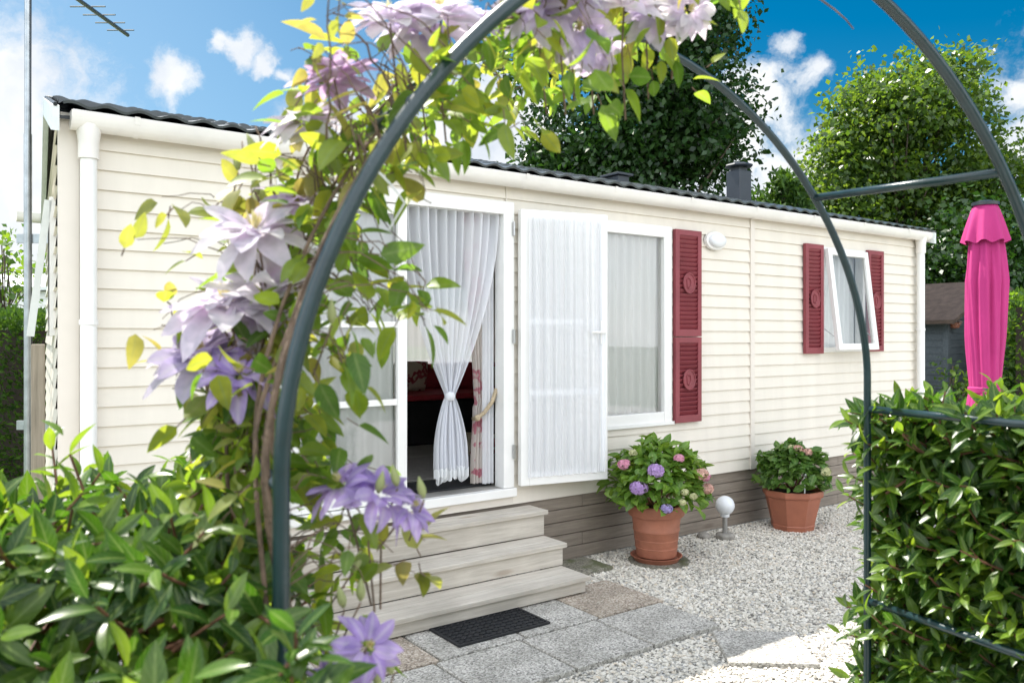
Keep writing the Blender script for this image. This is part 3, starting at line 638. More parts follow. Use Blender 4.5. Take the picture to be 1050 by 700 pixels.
# ---- bulkhead lamp on the wall
lm = thing('wall_lamp', 'small white oval bulkhead lamp on the cream wall right of the red shutters', 'lamp', HW(1.55, -.012, 2.30), TH)
def oval(rx, rz, y0, y1, dome):
    mb = MB(); k = 24; prof = [(1, y0), (1, y1)]+[(math.cos(i*PI/10), y1-dome*math.sin(i*PI/10)) for i in range(1, 5)]
    vs = [(rx*r*math.cos(2*PI*i/k), y, rz*r*math.sin(2*PI*i/k)) for r, y in prof for i in range(k)]
    fs = [(j*k+i, j*k+(i+1) % k, (j+1)*k+(i+1) % k, (j+1)*k+i) for j in range(len(prof)-1) for i in range(k)]+[tuple((len(prof)-1)*k+i for i in range(k))]
    return mb.add(vs, fs)
oval(.115, .072, .0, -.03, .008).build('lamp_base', 'pvc_white', lm, smooth='auto')
oval(.095, .055, -.036, -.045, .04).build('lamp_shade', 'globe_white', lm, smooth=True)

# ================================================================== STEPS, PAVING, MAT
st = thing('wooden_steps', 'three grey weathered wooden steps leading up to the open door', 'steps', HW(-1.2, 0, 0), TH)
ox = -1.2
def step(i, xr, yf, z0, z1, yb):
    xl = -2.06
    t = MB()
    n = 2; w = (yb-(yf-.022))/n
    for k in range(n):
        t.box(xl-ox, xr-ox+.02, yf-.022+k*w+.002, yf-.022+(k+1)*w-.002, z1-.028, z1)
    t.build('tread', 'step_wood', st, bevel=.004)
    MB().box(xl-ox+.01, xr-ox, yf, yf+.022, z0+.004, z1-.030).build('riser', 'step_wood', st, bevel=.002)
    for q in (xr-ox-.024, xl-ox+.012): MB().box(q, q+.022, yf+.024, yb, z0+.004, z1-.030).build('side_panel', 'step_wood', st, bevel=.002)
step(0, -.365, -.675, .03, .128, -.42)
step(1, -.335, -.425, .128, .268, -.205)
step(2, -.31, -.205, .268, .43, -.02)
def slab(cx, cy, w, d, mat, label, ang=0, h=.025, grp='paving slabs in the yard'):
    o = thing('paving_slab', label, 'paving slab', HW(cx, cy, 0), TH+ang, grp)
    mb = MB().box(-w/2, w/2, -d/2, d/2, -.01, h); return tag_mesh(o, mb, mat)
def tag_mesh(o, mb, mat):
    loc, rot, lab, cat, grp = o.location.copy(), o.rotation_euler.copy(), o['label'], o['category'], o.get('group'); nm = o.name
    bpy.data.objects.remove(o); q = mb.build(nm.split('.')[0], mat, bevel=.006); q.location = loc; q.rotation_euler = rot; return tag(q, lab, cat, grp)
slab(-.325, -.79, .486, .486, 'slab_rust', 'rusty tinted paving slab by the right end of the bottom wooden step')
slab(-.825, -.79, .486, .486, 'slab_grey', 'grey paving slab under the right end of the black doormat')
slab(-1.325, -.79, .486, .486, 'slab_grey', 'grey paving slab mostly covered by the black doormat')
slab(-1.825, -.79, .486, .486, 'slab_rust', 'brownish paving slab left of the black doormat')
slab(-.37, -1.268, .486, .434, 'slab_grey', 'grey paving slab in the front row, the one farthest from the clematis')
slab(-.87, -1.268, .486, .434, 'slab_grey', 'grey paving slab in the front row, second from the right end')
slab(-1.37, -1.268, .486, .434, 'slab_grey', 'grey paving slab in the front row below the doormat')
slab(-1.87, -1.268, .486, .434, 'slab_grey', 'grey paving slab in the front row beside the purple clematis flower')
slab(-.20, -1.815, .42, .42, 'slab_grey', 'lone stepping slab in gravel, half in sunlight', R(-39), .024)
slab(-1.02, -2.02, .42, .42, 'slab_grey', 'shaded stepping slab in gravel at the bottom edge of the photo', R(-39), .024)
slab(-.05, -.21, .40, .30, 'slab_mossy', 'small mossy brown slab against the wooden skirting beside the steps', 0, .03)
mt = thing('doormat', 'black rubber doormat with woven relief in front of the steps', 'doormat', HW(-1.145, -.815, .0255), TH)
mb = MB().box(-.285, .285, -.148, .148, 0, .006); mb.build('mat_base', 'rubber', mt, bevel=.002)
mb = MB().frame(-.285, .285, -.148, .148, .014, 0, 0)
mb = MB()
mb.box(-.285, .285, -.148, -.134, .0065, .012).box(-.285, .285, .134, .148, .0065, .012).box(-.285, -.271, -.134, .134, .0065, .012).box(.271, .285, -.134, .134, .0065, .012)
for i in range(14):
    for j in range(7):
        for sgn in (1, -1):
            cx = -.252+i*.0388; cy = -.115+j*.0385
            M = Matrix.Translation((cx+(.009 if sgn > 0 else -.009), cy, .0065)) @ Matrix.Rotation(sgn*R(45), 4, 'Z')
            mb.box(-.017, .017, -.0038, .0038, 0, .0045+.001*sgn, M)
mb.build('mat_relief', 'rubber', mt)

# ================================================================== CURTAINS
def drape(fn, nu, nv): return MB().grid(fn, nu, nv)
# sheer curtain on the opened leaf
cu = drape(lambda u, v: OM @ Vector((.045+u*(OW-.075), -.012-.014*math.sin(u*2*PI*8+.9*math.sin(v*2.2)+1.3*math.sin(u*9))*(.45+.55*math.sin(PI*v)**.3)-.005*math.sin(u*2*PI*23+v*2), (.055+v*1.70))), 240, 14).build('door_leaf_curtain', 'sheer', smooth=True)
cu.location = P0; cu.rotation_euler = (0, 0, TH); tag(cu, 'flat gathered white sheer curtain stretched over the opened door leaf', 'curtain')
MBr = None
# sheer curtain knotted in the middle of the open doorway
def knot(u, v):
    # v: 0 floor end .. 1 top ; centre and half-width along the height
    zt, zk, zb = 2.335, 1.17, .73
    z = zb+v*(zt-zb); cxk = -.875
    if z > zk:
        q = (z-zk)/(zt-zk); hw = .026+.335*(1-(1-q)**1.85); c = cxk+(-.855-cxk)*q; amp = .010+.018*q
    else:
        q = (zk-z)/(zk-zb); hw = .026+.088*math.sin(min(1, q*1.15)*PI/2)**.8; c = cxk+.012*q; amp = .012+.02*q
    w = (u-.5)*2
    if v < .06: z += .02*math.sin(u*60)-.03*abs(w)
    return Vector((c+hw*w, .03+amp*math.sin(u*2*PI*11+q*1.2)+.01*math.sin(u*23), z))
cu = drape(knot, 200, 70).build('door_curtain', 'sheer_thin', smooth=True); cu.location = P0; cu.rotation_euler = (0, 0, TH)
tag(cu, 'translucent white curtain knotted in the middle of the open doorway', 'curtain')
mb = MB().lathe([(.0, -.03), (.026, -.024), (.034, 0), (.026, .024), (0, .03)], 14, (-.875, .028, 1.17)); k = mb.build('knot', 'sheer', cu, smooth=True)
mb = MB().grid(lambda u, v: Vector(knot(u, .0))+Vector((0, -.004, -.05*v-.018*abs(math.sin(u*26))*v)), 120, 3).build('fringe', 'lace', cu, smooth=True)
# heavier floral drape tied back at the right jamb
def floral(u, v):
    z = .59+v*1.745
    tie = math.exp(-((z-1.08)/.28)**2); q = max(0, (z-1.08)/1.25)
    xl = -.74+.10*tie if z < 1.08 else -.64-.14*min(1, q*1.2)
    xl = -.66-.02*math.sin(z)+.04*tie if z < 1.08 else -.62-.13*min(1, q)
    xr = -.515
    return Vector((xl+(xr-xl)*u, .105+.018*math.sin(u*2*PI*6)+.02*tie, z))
cu = drape(floral, 90, 50).build('side_curtain', 'floral', smooth=True); cu.location = P0; cu.rotation_euler = (0, 0, TH)
tag(cu, 'pale floral red and cream drape tied back at the right door jamb', 'curtain')
rp = MB().tube([(-.50+.0, .06, 1.20), (-.54, .05, 1.12), (-.60, .055, 1.05), (-.64, .07, 1.02), (-.66, .10, 1.01)], .014, 8).build('rope_tieback', 'rope', smooth=True); rp.location = P0; rp.rotation_euler = (0, 0, TH)
tag(rp, 'thick cream rope tieback around the floral drape', 'tieback')
MB().lathe([(0, -.02), (.02, -.012), (.022, .01), (.012, .022), (0, .024)], 10, (-.645, .07, 1.015)).build('rope_knot', 'rope', rp, smooth=True)
# second white drape behind the floral one
cu = drape(lambda u, v: Vector((-.60+u*.085, .075+.012*math.sin(u*2*PI*3), .585+v*1.75)), 40, 12).build('side_curtain', 'sheer', smooth=True); cu.location = P0; cu.rotation_euler = (0, 0, TH)
tag(cu, 'narrow plain white drape hanging straight beside the right door jamb', 'curtain')
# lace behind the closed leaf, the fixed window and the small window
def panel(x0, x1, z0, z1, y, folds, mat, nm, label, amp=.012):
    c = drape(lambda u, v: Vector((x0+u*(x1-x0), y+amp*math.sin(u*2*PI*folds+.5*math.sin(v*4))+.004*math.sin(u*37+v*3), z0+v*(z1-z0))), folds*12, 10).build(nm, mat, smooth=True)
    c.location = P0; c.rotation_euler = (0, 0, TH); return tag(c, label, 'curtain')
panel(lx0+.05, lx1-.05, .62, 2.30, .06, 6, 'lace', 'lace_curtain', 'pale lace curtain behind the closed glazed door leaf')
panel(WIN[0]+.02, WIN[1]-.02, WIN[2]+.03, WIN[3]-.04, .052, 9, 'net_window', 'net_curtain', 'pale net curtain filling the fixed window left of the red shutters')
panel(WIN2[0]+.02, WIN2[1]-.02, WIN2[2]+.03, WIN2[3]-.03, .085, 8, 'net_window', 'net_curtain', 'pale net curtain behind the tilted window')
panel(BW[0]-.05, BW[1]+.05, BW[2]-.05, BW[3]+.1, DEPTH-.16, 16, 'sheer_thin', 'net_curtain', 'bright white net curtain on the far window seen through the doorway')

# ---- seen through the open door
so_ = thing('bench_sofa', 'dark bench sofa with red seat edge and red back inside the home', 'sofa', HW(.55, 2.1, .56), TH)
MB().box(-1.2, 1.3, .02, .9, 0, .40).build('sofa_base', 'dark_fabric', so_, bevel=.02)
MB().box(-1.22, 1.32, -.01, .8, .402, .455).build('seat', 'red_fabric', so_, bevel=.015)
MB().box(-1.2, 1.3, .72, .95, .456, .70).build('backrest', 'red_fabric', so_, bevel=.04)
def cushion(x, y, z, w, h, d, mat, label, tilt=0, lean=R(12)):
    o = MB().grid(lambda u, v: Vector((0, 0, 0)), 1, 1) if False else None
    k = 14; vs = []; fs = []
    for s in (1, -1):
        base = len(vs)
        for j in range(k+1):
            for i in range(k+1):
                a, b = i/k*2-1, j/k*2-1; puff = ((1-a**4)*(1-b**4))**.6; pin = 1-.06*(a*a*b*b)
                vs.append((a*w/2*(1-.05*b*b), s*-d/2*puff, b*h/2*(1-.05*a*a)))
        for j in range(k):
            for i in range(k):
                q = (base+j*(k+1)+i, base+j*(k+1)+i+1, base+(j+1)*(k+1)+i+1, base+(j+1)*(k+1)+i); fs.append(q if s == 1 else q[::-1])
    c = MB().add(vs, fs).build('cushion', mat, smooth=True); c.location = HW(x, y, z+h/2); c.rotation_euler = (lean, tilt, TH)
    return tag(c, label, 'cushion', 'cushions on the bench sofa')
cushion(.22, 2.55, 1.01, .38, .30, .13, 'cushion_cloth', 'beige cushion with dark red motif standing on the red bench, leftmost in the doorway')
cushion(.85, 2.58, 1.01, .36, .28, .13, 'red_fabric', 'plain red cushion standing on the bench, half hidden by the knotted curtain')
cushion(1.25, 2.5, 1.01, .36, .22, .15, 'cushion_cloth', 'low beige patterned cushion on the bench right of the red cushion', R(8), R(25))
pf = MB().lathe([(0, 0), (.24, .0), (.28, .03), (.29, .09), (.26, .13), (.15, .15), (0, .15)], 28).build('floor_cushion', 'cushion_cloth', smooth=True); pf.location = HW(.25, 1.5, .56)
tag(pf, 'flat round beige floor cushion inside the doorway', 'cushion')
rg = MB().box(-.65, .75, -.45, .45, 0, .008).build('rug', 'rug_grey', bevel=.003); rg.location = HW(-.25, 1.0, .561); rg.rotation_euler = (0, 0, TH); tag(rg, 'light grey rug on the floor inside the doorway', 'rug')
rg = MB().box(-.36, .36, -.17, .17, 0, .012).build('entrance_mat', 'rubber', bevel=.003); rg.location = HW(-.85, .30, .561); rg.rotation_euler = (0, 0, TH); tag(rg, 'black entrance mat just inside the door sill', 'doormat')

# ================================================================== POTS WITH HYDRANGEAS, GLOBE LAMP
def hydrangea(root_loc, rx, rz, n, leaf, mat, heads, label, zc):
    h = thing('hydrangea', label, 'plant', root_loc)
    d = unit(RNG.normal(size=(n, 3))); d[:, 2] = np.where(d[:, 2] < -.35, -d[:, 2], d[:, 2])
    rad = RNG.uniform(.62, 1.0, n)**.6; lump = 1+.10*np.sin(d[:, 0]*7+d[:, 1]*5)+.08*np.sin(d[:, 2]*9+d[:, 0]*4)
    P = d*(rad*lump)[:, None]*[rx, rx, rz]+[0, 0, zc]
    X = unit(d*[1, 1, .35]+RNG.normal(size=(n, 3))*.45); Nn = unit(d*.7+RNG.normal(size=(n, 3))*.35+[0, 0, .7])
    s = leaf*RNG.uniform(.6, 1.15, n); P = P-X*s[:, None]*.4
    scatter('foliage', OVATE, P, X, Nn, s, mat, h)
    mb = MB()
    for k in range(9):
        a = k*2*PI/9; e = Vector((rx*.6*math.cos(a), rx*.6*math.sin(a), zc+rz*.4)); mb.tube([(0.02*math.cos(a), .02*math.sin(a), -.02), e*.5+Vector((0, 0, -.01)), e], [.006, .005, .003], 5)
    mb.build('stem', 'twig_red', h)
    for (dx, dy, dz, r, c) in heads:
        dirv = Vector((dx, dy, dz)).normalized(); ce = Vector((dirv.x*rx, dirv.y*rx, dirv.z*rz+zc))*1.0
        k = 110; dd = unit(RNG.normal(size=(k, 3))); dd = dd[(dd @ np.array(dirv)) > -.25]
        Ps = np.array(ce)+dd*(.86*r*RNG.uniform(.78, 1.05, len(dd)))[:, None]*[1, 1, .7]; Pq = np.repeat(Ps, 4, 0); dq = np.repeat(dd, 4, 0)
        t0 = unit(np.cross(dd, RNG.normal(size=dd.shape))); t1 = np.cross(dd, t0)
        Xs = np.stack([t0, t1, -t0, -t1], 1).reshape(-1, 3)
        o = scatter('flower_head', TREELEAF, Pq, Xs+dq*.25, dq, np.full(len(Pq), r*.36), 'floret_'+c, h, False); o['label'] = c+' hydrangea flower head'
    return h
# direction towards the camera in world is about (-x, -y)
p1 = HW(.545, -.365, 0)
pot = thing('plant_pot', 'round ribbed terracotta pot holding the violet flowered hydrangea', 'plant pot', p1+Vector((0, 0, .045)), 0, 'plant pots by the wall')
prof = [(0, .0), (.135, 0), (.138, .01), (.155, .17), (.160, .175), (.160, .19), (.157, .195), (.168, .27), (.186, .275), (.192, .285), (.193, .345), (.186, .353), (.172, .350), (.166, .30)]
MB().lathe(prof, 48).build('pot_body', 'terracotta', pot, smooth='auto')
MB().lathe([(0, .31), (.167, .31)], 32).build('soil', 'soil', pot)
mb = MB()
for zz, rr in ((.06, .1435), (.115, .149)): mb.lathe([(rr, zz-.004), (rr+.003, zz), (rr, zz+.004)], 48)
mb.build('pot_band', 'terracotta', pot, smooth=True)
sau = thing('pot_saucer', 'brown terracotta saucer under the round ribbed pot', 'saucer', p1+Vector((0, 0, .012))); 
MB().lathe([(0, .0), (.15, 0), (.17, .028), (.178, .034), (.172, .036), (.150, .012), (0, .010)], 40).build('saucer_dish', 'terracotta', sau, smooth='auto')
fl = MB().lathe([(0, 0), (.21, 0), (.21, .012), (0, .012)], 24).build('stone_disc', 'slab_mossy'); fl.location = p1+Vector((.015, -.01, .0)); tag(fl, 'dark flat stone disc under the terracotta saucer', 'stone')
hydrangea(p1+Vector((0, 0, .37)),   .34, .32, 860, .10, 'hydrangea_leaf',
          [(-.15, -.8, .50, .062, 'violet'), (-.48, -.85, .18, .066, 'violet'), (-.75, -.45, .62, .05, 'pink'), (.35, -.6, .75, .04, 'pink'), (.85, -.5, .42, .055, 'salmon'), (.98, -.3, .05, .05, 'salmon'),
           (.02, -.98, -.22, .045, 'lilac'), (.38, -.9, .1, .03, 'cream'), (.55, -.8, .0, .03, 'cream'), (.33, -.95, -.1, .03, 'cream'), (.9, -.3, .3, .045, 'pink'), (-.5, -.3, .8, .035, 'cream')],
          'bushy hydrangea with violet and pink heads in the round terracotta pot', .13)
p2 = HW(2.13, -.33, 0)
pot = thing('plant_pot', 'faceted terracotta planter holding the smaller pale hydrangea', 'plant pot', p2, TH, 'plant pots by the wall')
MB().lathe([(0, .0), (.165, .0), (.172, .035), (.176, .04), (.170, .045), (.222, .265), (.236, .27), (.240, .285), (.240, .318), (.225, .322), (.212, .29)], 8, (0, 0, 0), PI/8).build('pot_body', 'terracotta_plain', pot, bevel=.006)
MB().lathe([(0, .285), (.212, .285)], 8, (0, 0, 0), PI/8).build('soil', 'soil', pot)
hydrangea(p2+Vector((0, 0, .33)), .28, .25, 760, .085, 'hydrangea_dark', [(.0, -.45, .9, .045, 'salmon'), (.25, -.5, .8, .04, 'salmon'), (.72, -.75, .25, .05, 'cream'), (-.15, -.35, .92, .035, 'cream')],
          'dark leaved hydrangea with few pale heads in the faceted planter', .10)
sp_ = thing('plant_stake', 'small pale stake with a round head stuck in the faceted planter', 'garden stake', p2+Vector((.03, -.19, .29)))
MB().tube([(0, 0, -.02), (0, 0, .16)], .006, 6).build('stake_rod', 'globe_white', sp_); MB().lathe([(0, -.018), (.014, -.012), (.018, 0), (.014, .012), (0, .016)], 10, (0, 0, .17)).build('stake_head', 'steel', sp_, smooth=True)
gl = thing('garden_lamp', 'low globe garden lamp on a steel post between the two flower pots', 'lamp', HW(1.42, -.235, 0), TH)
MB().lathe([(0, .0), (.075, 0), (.078, .03), (.06, .045), (0, .045)], 7).build('stone_foot', 'stone_plinth', gl, bevel=.006)
MB().tube([(0, 0, .04), (0, 0, .17)], .019, 14).build('lamp_post', 'steel', gl, smooth='auto')
MB().lathe([(.02, .165), (.034, .17), (.036, .19), (.03, .195)], 16).build('lamp_collar', 'globe_white', gl, smooth='auto')
MB().lathe([(.0, .172)]+[(.073*math.sin(PI*i/16), .255-.073*math.cos(PI*i/16)) for i in range(2, 17)], 28).build('lamp_globe', 'globe_white', gl, smooth=True)
sn = MB().lathe([(0, 0), (.05, 0), (.055, .02), (.04, .04), (0, .05)], 7).build('loose_stone', 'stone_plinth', bevel=.008); sn.location = HW(1.30, -.13, 0); tag(sn, 'grey fist sized stone left of the globe lamp', 'stone')

# ================================================================== GARDEN ARCH
arch = thing('garden_arch', 'dark green tubular garden arch framing the view, clematis on its left leg', 'garden arch', AL)
def hoop(n):
    pts = [AW(0, n, -.05), AW(0, n, .7), AW(0, n, 1.2)]
    for i in range(0, 61):
        u, z = arc(PI*i/60, n); pts.append(AW(u, n, z))
    pts += [AW(SPAN, n, 1.2), AW(SPAN, n, .7), AW(SPAN, n, -.05)]
    return [p-AL for p in pts]
MB().tube(hoop(0), .0098, 14).build('hoop', 'tube_green', arch, smooth=True)
MB().tube(hoop(NF), .0084, 14).build('hoop', 'tube_green', arch, smooth=True)
for u in (0, SPAN):
    for z in (.48, .914, 1.374):
        MB().tube([AW(u, .01, z)-AL, AW(u, NF-.01, z)-AL], .0086, 12).build('crossbar', 'tube_green', arch, smooth=True)
for a in (R(38), R(142)):
    p, q = [AW(arc(a, n)[0], n, arc(a, n)[1])-AL for n in (0, NF)]; MB().tube([p, q], .0086, 12).build('crossbar', 'tube_green', arch, smooth=True)

# ================================================================== HEDGES (laurel shoots)
def shoots(P, D, lens, rng, nl=(7, 12), leaf=(.06, .095)):
    """grow leafy shoots: returns leaf P, X, N, S and stem polylines"""
    LP, LX, LN, LS, young, stems = [], [], [], [], [], []
    for p, d, l in zip(P, D, lens):
        d = unit(d); bend = rng.normal(size=3)*.18+np.array([0, 0, .15]); n = rng.integers(*nl); ph = rng.uniform(0, 6.28)
        ref = unit(np.cross(d, rng.normal(size=3)))
        pts = []; yng = rng.random() < .45
        for i in range(n):
            t = i/(n-1); q = p+d*l*t+bend*l*t*t*.5; dd = unit(d+bend*t); pts.append(q)
            a = ph+i*2.4; b = np.cross(dd, ref); side = ref*math.cos(a)+b*math.sin(a)
            k = .95-.55*t; x = unit(side*k*1.25+dd*(.8-k*.4)+np.array([0, 0, -.02])); s = rng.uniform(*leaf)*(1-.35*t)
            LP.append(q); LX.append(x); LN.append(unit(dd*.8+np.array([0, 0, .6])+rng.normal(size=3)*.25)); LS.append(s); young.append(t > .8 and yng)
        stems.append(pts)
    return np.array(LP), np.array(LX), np.array(LN), np.array(LS), np.array(young), stems
def hedge(name, label, u0, u1, n0, n1, zt, nsurf, seed, leaf=(.06, .095), reach=(.07, .17), batter=0, extra=(), faces=('top', 'front', 'end'), end_side=1, fill=2500):
    rng = np.random.default_rng(seed)
    h = thing(name, label, 'hedge', AW((u0+u1)/2, (n0+n1)/2, 0)); o = np.array(h.location)
    P, D = [], []
    for _ in range(nsurf):
        f = faces[rng.integers(len(faces))]
        u, n, z = rng.uniform(u0, u1), rng.uniform(n0, n1), rng.uniform(.05, zt)
        sl_ = batter*max(0, (z-(zt-.28))/.28); n = max(n, n0+sl_)
        if f == 'top': n = rng.uniform(n0+batter, n1); z = zt-rng.uniform(.02, .14); d = AU*rng.normal()*.8+AN*rng.normal()*.8+Vector((0, 0, .75))
        elif f == 'front': z = z if rng.random() < .4 else rng.uniform(zt-.45, zt); n = n0+batter*max(0, (z-(zt-.28))/.28)+rng.uniform(-.01, .08); d = -AN+AU*rng.normal()*.4+Vector((0, 0, rng.uniform(.1, .9)))
        elif f == 'back': n = n1-rng.uniform(-.01, .10); d = AN+AU*rng.normal()*.4+Vector((0, 0, rng.uniform(.1, .9)))
        else:
            u = (u1-rng.uniform(-.01, .10)) if end_side > 0 else (u0+rng.uniform(-.01, .10)); d = AU*end_side+AN*rng.normal()*.4+Vector((0, 0, rng.uniform(.1, .9)))
        P.append(AW(u, n, z)); D.append(d)
    for a, b, c, k in extra:                # shoots that lean out past the arch leg
        for _ in range(k): P.append(AW(rng.uniform(*a), rng.uniform(*b), rng.uniform(*c))); D.append(-AN*.5+AU*rng.normal(.3, .6)+Vector((0, 0, rng.uniform(.2, .9))))
    P = np.array(P)-o; D = np.array(D); lens = rng.uniform(*reach, len(P))*np.where(rng.random(len(P)) < .10, 1.5, 1)
    lp, lx, ln, ls, yg, stems = shoots(P, D, lens, rng, leaf=leaf)
    # inner fill
    q = []
    for _ in range(fill):
        z = rng.uniform(.05, zt-.06); q.append(AW(rng.uniform(u0, u1), rng.uniform(n0+batter*max(0, (z-(zt-.28))/.28), n1), z))
    q = np.array(q)-o
    fx = unit(rng.normal(size=(fill, 3))); fn = unit(rng.normal(size=(fill, 3))+[0, 0, .8]); fs = rng.uniform(.06, .095, fill)
    old = ~yg
    scatter('foliage', LAUREL, np.concatenate([lp[old], q]), np.concatenate([lx[old], fx]), np.concatenate([ln[old], fn]), np.concatenate([ls[old], fs]), 'laurel_leaf', h)
    scatter('young_foliage', LAUREL, lp[yg], lx[yg], ln[yg], ls[yg], 'laurel_shoot', h)
    mb = MB()
    for s in stems: mb.tube([s[0]-unit(s[1]-s[0])*.10]+[s[i] for i in range(0, len(s), 2)], [.0035]+[.003-.0015*i/len(s) for i in range(0, len(s), 2)], 5, False)
    for _ in range(26):
        u, n = rng.uniform(u0+.03, u1-.03), rng.uniform(n0+.08, n1-.08); a = AW(u, n, 0)-h.location; b = AW(u+rng.normal()*.06, n+rng.normal()*.06, zt-.08)-h.location
        mb.tube([a, (a+b)/2+Vector((rng.normal()*.02, rng.normal()*.02, 0)), b], [.010, .007, .004], 6)
    mb.build('stem', 'twig_red', h)
    return h
hedge('laurel_hedge', 'glossy laurel hedge on the near left below the clematis', -1.7, -.02, -.10, .75, 1.27, 1350, 3, leaf=(.055, .09), batter=.30, reach=(.06, .14), extra=(((-.16, .0), (-.12, -.04), (.95, 1.18), 30),), faces=('top', 'top', 'front', 'front', 'end', 'back'), end_side=1, fill=4200)
hedge('laurel_hedge', 'glossy laurel hedge on the right beside the arch leg and crossbars', 1.52, 3.3, -.05, .52, 1.36, 1700, 5, leaf=(.055, .09), reach=(.05, .11), faces=('top', 'end', 'end', 'front', 'back'), end_side=-1, fill=5200)

# ================================================================== CLEMATIS
cl = thing('clematis', 'lavender flowering clematis climbing the left leg and top of the arch', 'climbing plant', AL)
rng = np.random.default_rng(21); CO = np.array(AL)
def archpt(s, n):          # s: metres along the hoop from z = .5 upward
    leg = .893+.057*n/NF
    if s < leg: return AW(0, n, .5+s)
    u, z = arc(min(PI, (s-leg)/.74), n); return AW(u, n, z)
mb = MB()
for k in range(11):        # woody vines winding up between the two hoops
    n0 = rng.uniform(.04, NF+.06); ph = rng.uniform(0, 6.28); f = rng.uniform(5, 9); top = rng.uniform(1.5, 2.3); pts = []
    for i in range(46):
        s = -.5+(top+.5)*i/45; p = archpt(max(s, -.45), min(NF+.05, max(.035, n0+.10*math.sin(f*s*.4+ph))))
        r = .028+.02*math.sin(3*s+ph); pts.append(np.array(p)+np.array([r*math.cos(f*s+ph), r*math.sin(f*s+ph)*.6, r*.6*math.sin(f*1.3*s)])-CO)
    mb.tube(pts, [.0055-.0035*i/45 for i in range(46)], 6)
twigs = []
def twig(p0, p1, sag, r=.0022, n=8):
    p0, p1 = np.array(p0), np.array(p1); pts = [p0+(p1-p0)*t+np.array([0, 0, -sag*4*t*(1-t)])+rng.normal(size=3)*.0028*(0 < t < 1) for t in [i/n for i in range(n+1)]]
    mb.tube([p-CO for p in pts], [r*(1-.5*i/n) for i in range(n+1)], 5); twigs.append(pts); return pts
# tendrils that stand out in the photograph
twig(at(800, -25, 1.3), at(875, 30, 1.32), -.01, .0022)
twig(at(335, 150, 1.05), at(338, -10, 1.0), .0, .002); twig(at(400, 90, 1.1), at(335, 20, 1.08), -.02, .002)
twig(at(275, 225, 1.2), at(248, 145, 1.2), .0, .0022); twig(at(290, 225, 1.2), at(262, 130, 1.22), .0, .0025)
twig(at(272, 420, 1.2), at(262, 270, 1.15), .0, .003); twig(at(262, 440, 1.2), at(215, 345, 1.2), .01, .003); twig(at(300, 480, 1.1), at(225, 330, 1.2), .0, .003)
LP, LX, LN, LS, LY = [], [], [], [], []
def leafgroup(p, out, k, s, yg=False):
    for i in range(k):
        x = unit(np.array(out)*.7+rng.normal(size=3)*.62+[0, 0, -.22]); nn = unit(rng.normal(size=3)*.5+[0, 0, .9])
        LP.append(np.array(p)-CO+rng.normal(size=3)*.012+x*.012); LX.append(x); LN.append(nn); LS.append(s*rng.uniform(.65, 1.15)); LY.append(yg)
VINE = np.array([archpt(s_, n_) for s_ in np.linspace(.1, 2.3, 60) for n_ in (.05, .2, .35, .46)])
def region(n, fn, k, s, yprob=.12, carry=False):
    for _ in range(n):
        p, o = fn(); leafgroup(p, o, k, s, rng.random() < yprob)
        if carry:
            d = np.linalg.norm(VINE-p, axis=1)+rng.random(len(VINE))*.06; q = VINE[d.argmin()]; twig(q, p, -.02-.03*rng.random(), .0013)
def leg_fn():
    s = rng.uniform(.15, .95); n = rng.uniform(.06, NF+.08); p = np.array(archpt(s, n)); o = unit(rng.normal(size=3)*[1, 1, .3]+np.array(AN)*.3)
    r = abs(rng.normal())*.06; p = p+o*r
    return p, o
def arc_fn():
    s = rng.uniform(.9, 2.10)**1.0; n = rng.uniform(.05, NF+.10); p = np.array(archpt(s, n)); o = unit(rng.normal(size=3)+[0, .3, .0]); p = p+o*abs(rng.normal())*.05+np.array([0, 0, -abs(rng.normal())*.06])
    return p, o
def px_fn(x0, x1, y0, y1, d0, d1):
    def f():
        return np.array(at(rng.uniform(x0, x1), rng.uniform(y0, y1), rng.uniform(d0, d1))), unit(rng.normal(size=3)+[0, -.3, -.3])
    return f
region(200, leg_fn, 3, .047, .06)
region(330, arc_fn, 3, .047, .09)
region(5, px_fn(320, 395, 560, 690, 1.0, 1.25), 3, .046, .0, True)
region(12, px_fn(320, 380, 440, 600, 1.0, 1.3), 3, .048, .05, True)
region(26, px_fn(355, 440, 150, 330, 1.05, 1.3), 2, .056, .05, True)
region(5, px_fn(340, 370, 330, 440, 1.0, 1.2), 2, .06, .05, True)
region(26, px_fn(440, 640, 20, 140, 1.05, 1.45), 3, .055, .12, True)
region(5, px_fn(640, 690, 20, 90, 1.3, 1.5), 3, .05, .4, True)
region(10, px_fn(130, 300, 170, 250, 1.15, 1.3), 2, .05, .9, True)
region(9, px_fn(140, 290, 300, 420, 1.12, 1.3), 2, .055, .75, True)
region(26, px_fn(280, 390, 50, 190, 1.05, 1.25), 3, .054, .4, True)
region(8, px_fn(310, 345, -5, 90, 1.0, 1.1), 2, .03, .9, True)
region(34, px_fn(200, 320, 390, 500, 1.1, 1.3), 3, .052, .06, True)
region(26, px_fn(225, 320, 170, 400, 1.12, 1.3), 3, .052, .25, True)
region(3, px_fn(395, 450, 540, 590, 1.05, 1.2), 3, .048, .5, True)
LP, LX, LN, LS, LY = map(np.array, (LP, LX, LN, LS, LY))
scatter('foliage', CLEM, LP[~LY], LX[~LY], LN[~LY], LS[~LY], 'clematis_leaf', cl)
scatter('young_foliage', CLEM, LP[LY], LX[LY], LN[LY], LS[LY], 'clematis_young', cl)
for p, x in zip(LP[::2], LX[::2]):
    mb.tube([Vector(p-x*.016+np.array([0, 0, .004])), Vector(p)], .0011, 4, False)
PETAL = leaf_template(.47, 8, .20, .34, .50, .85, .024)
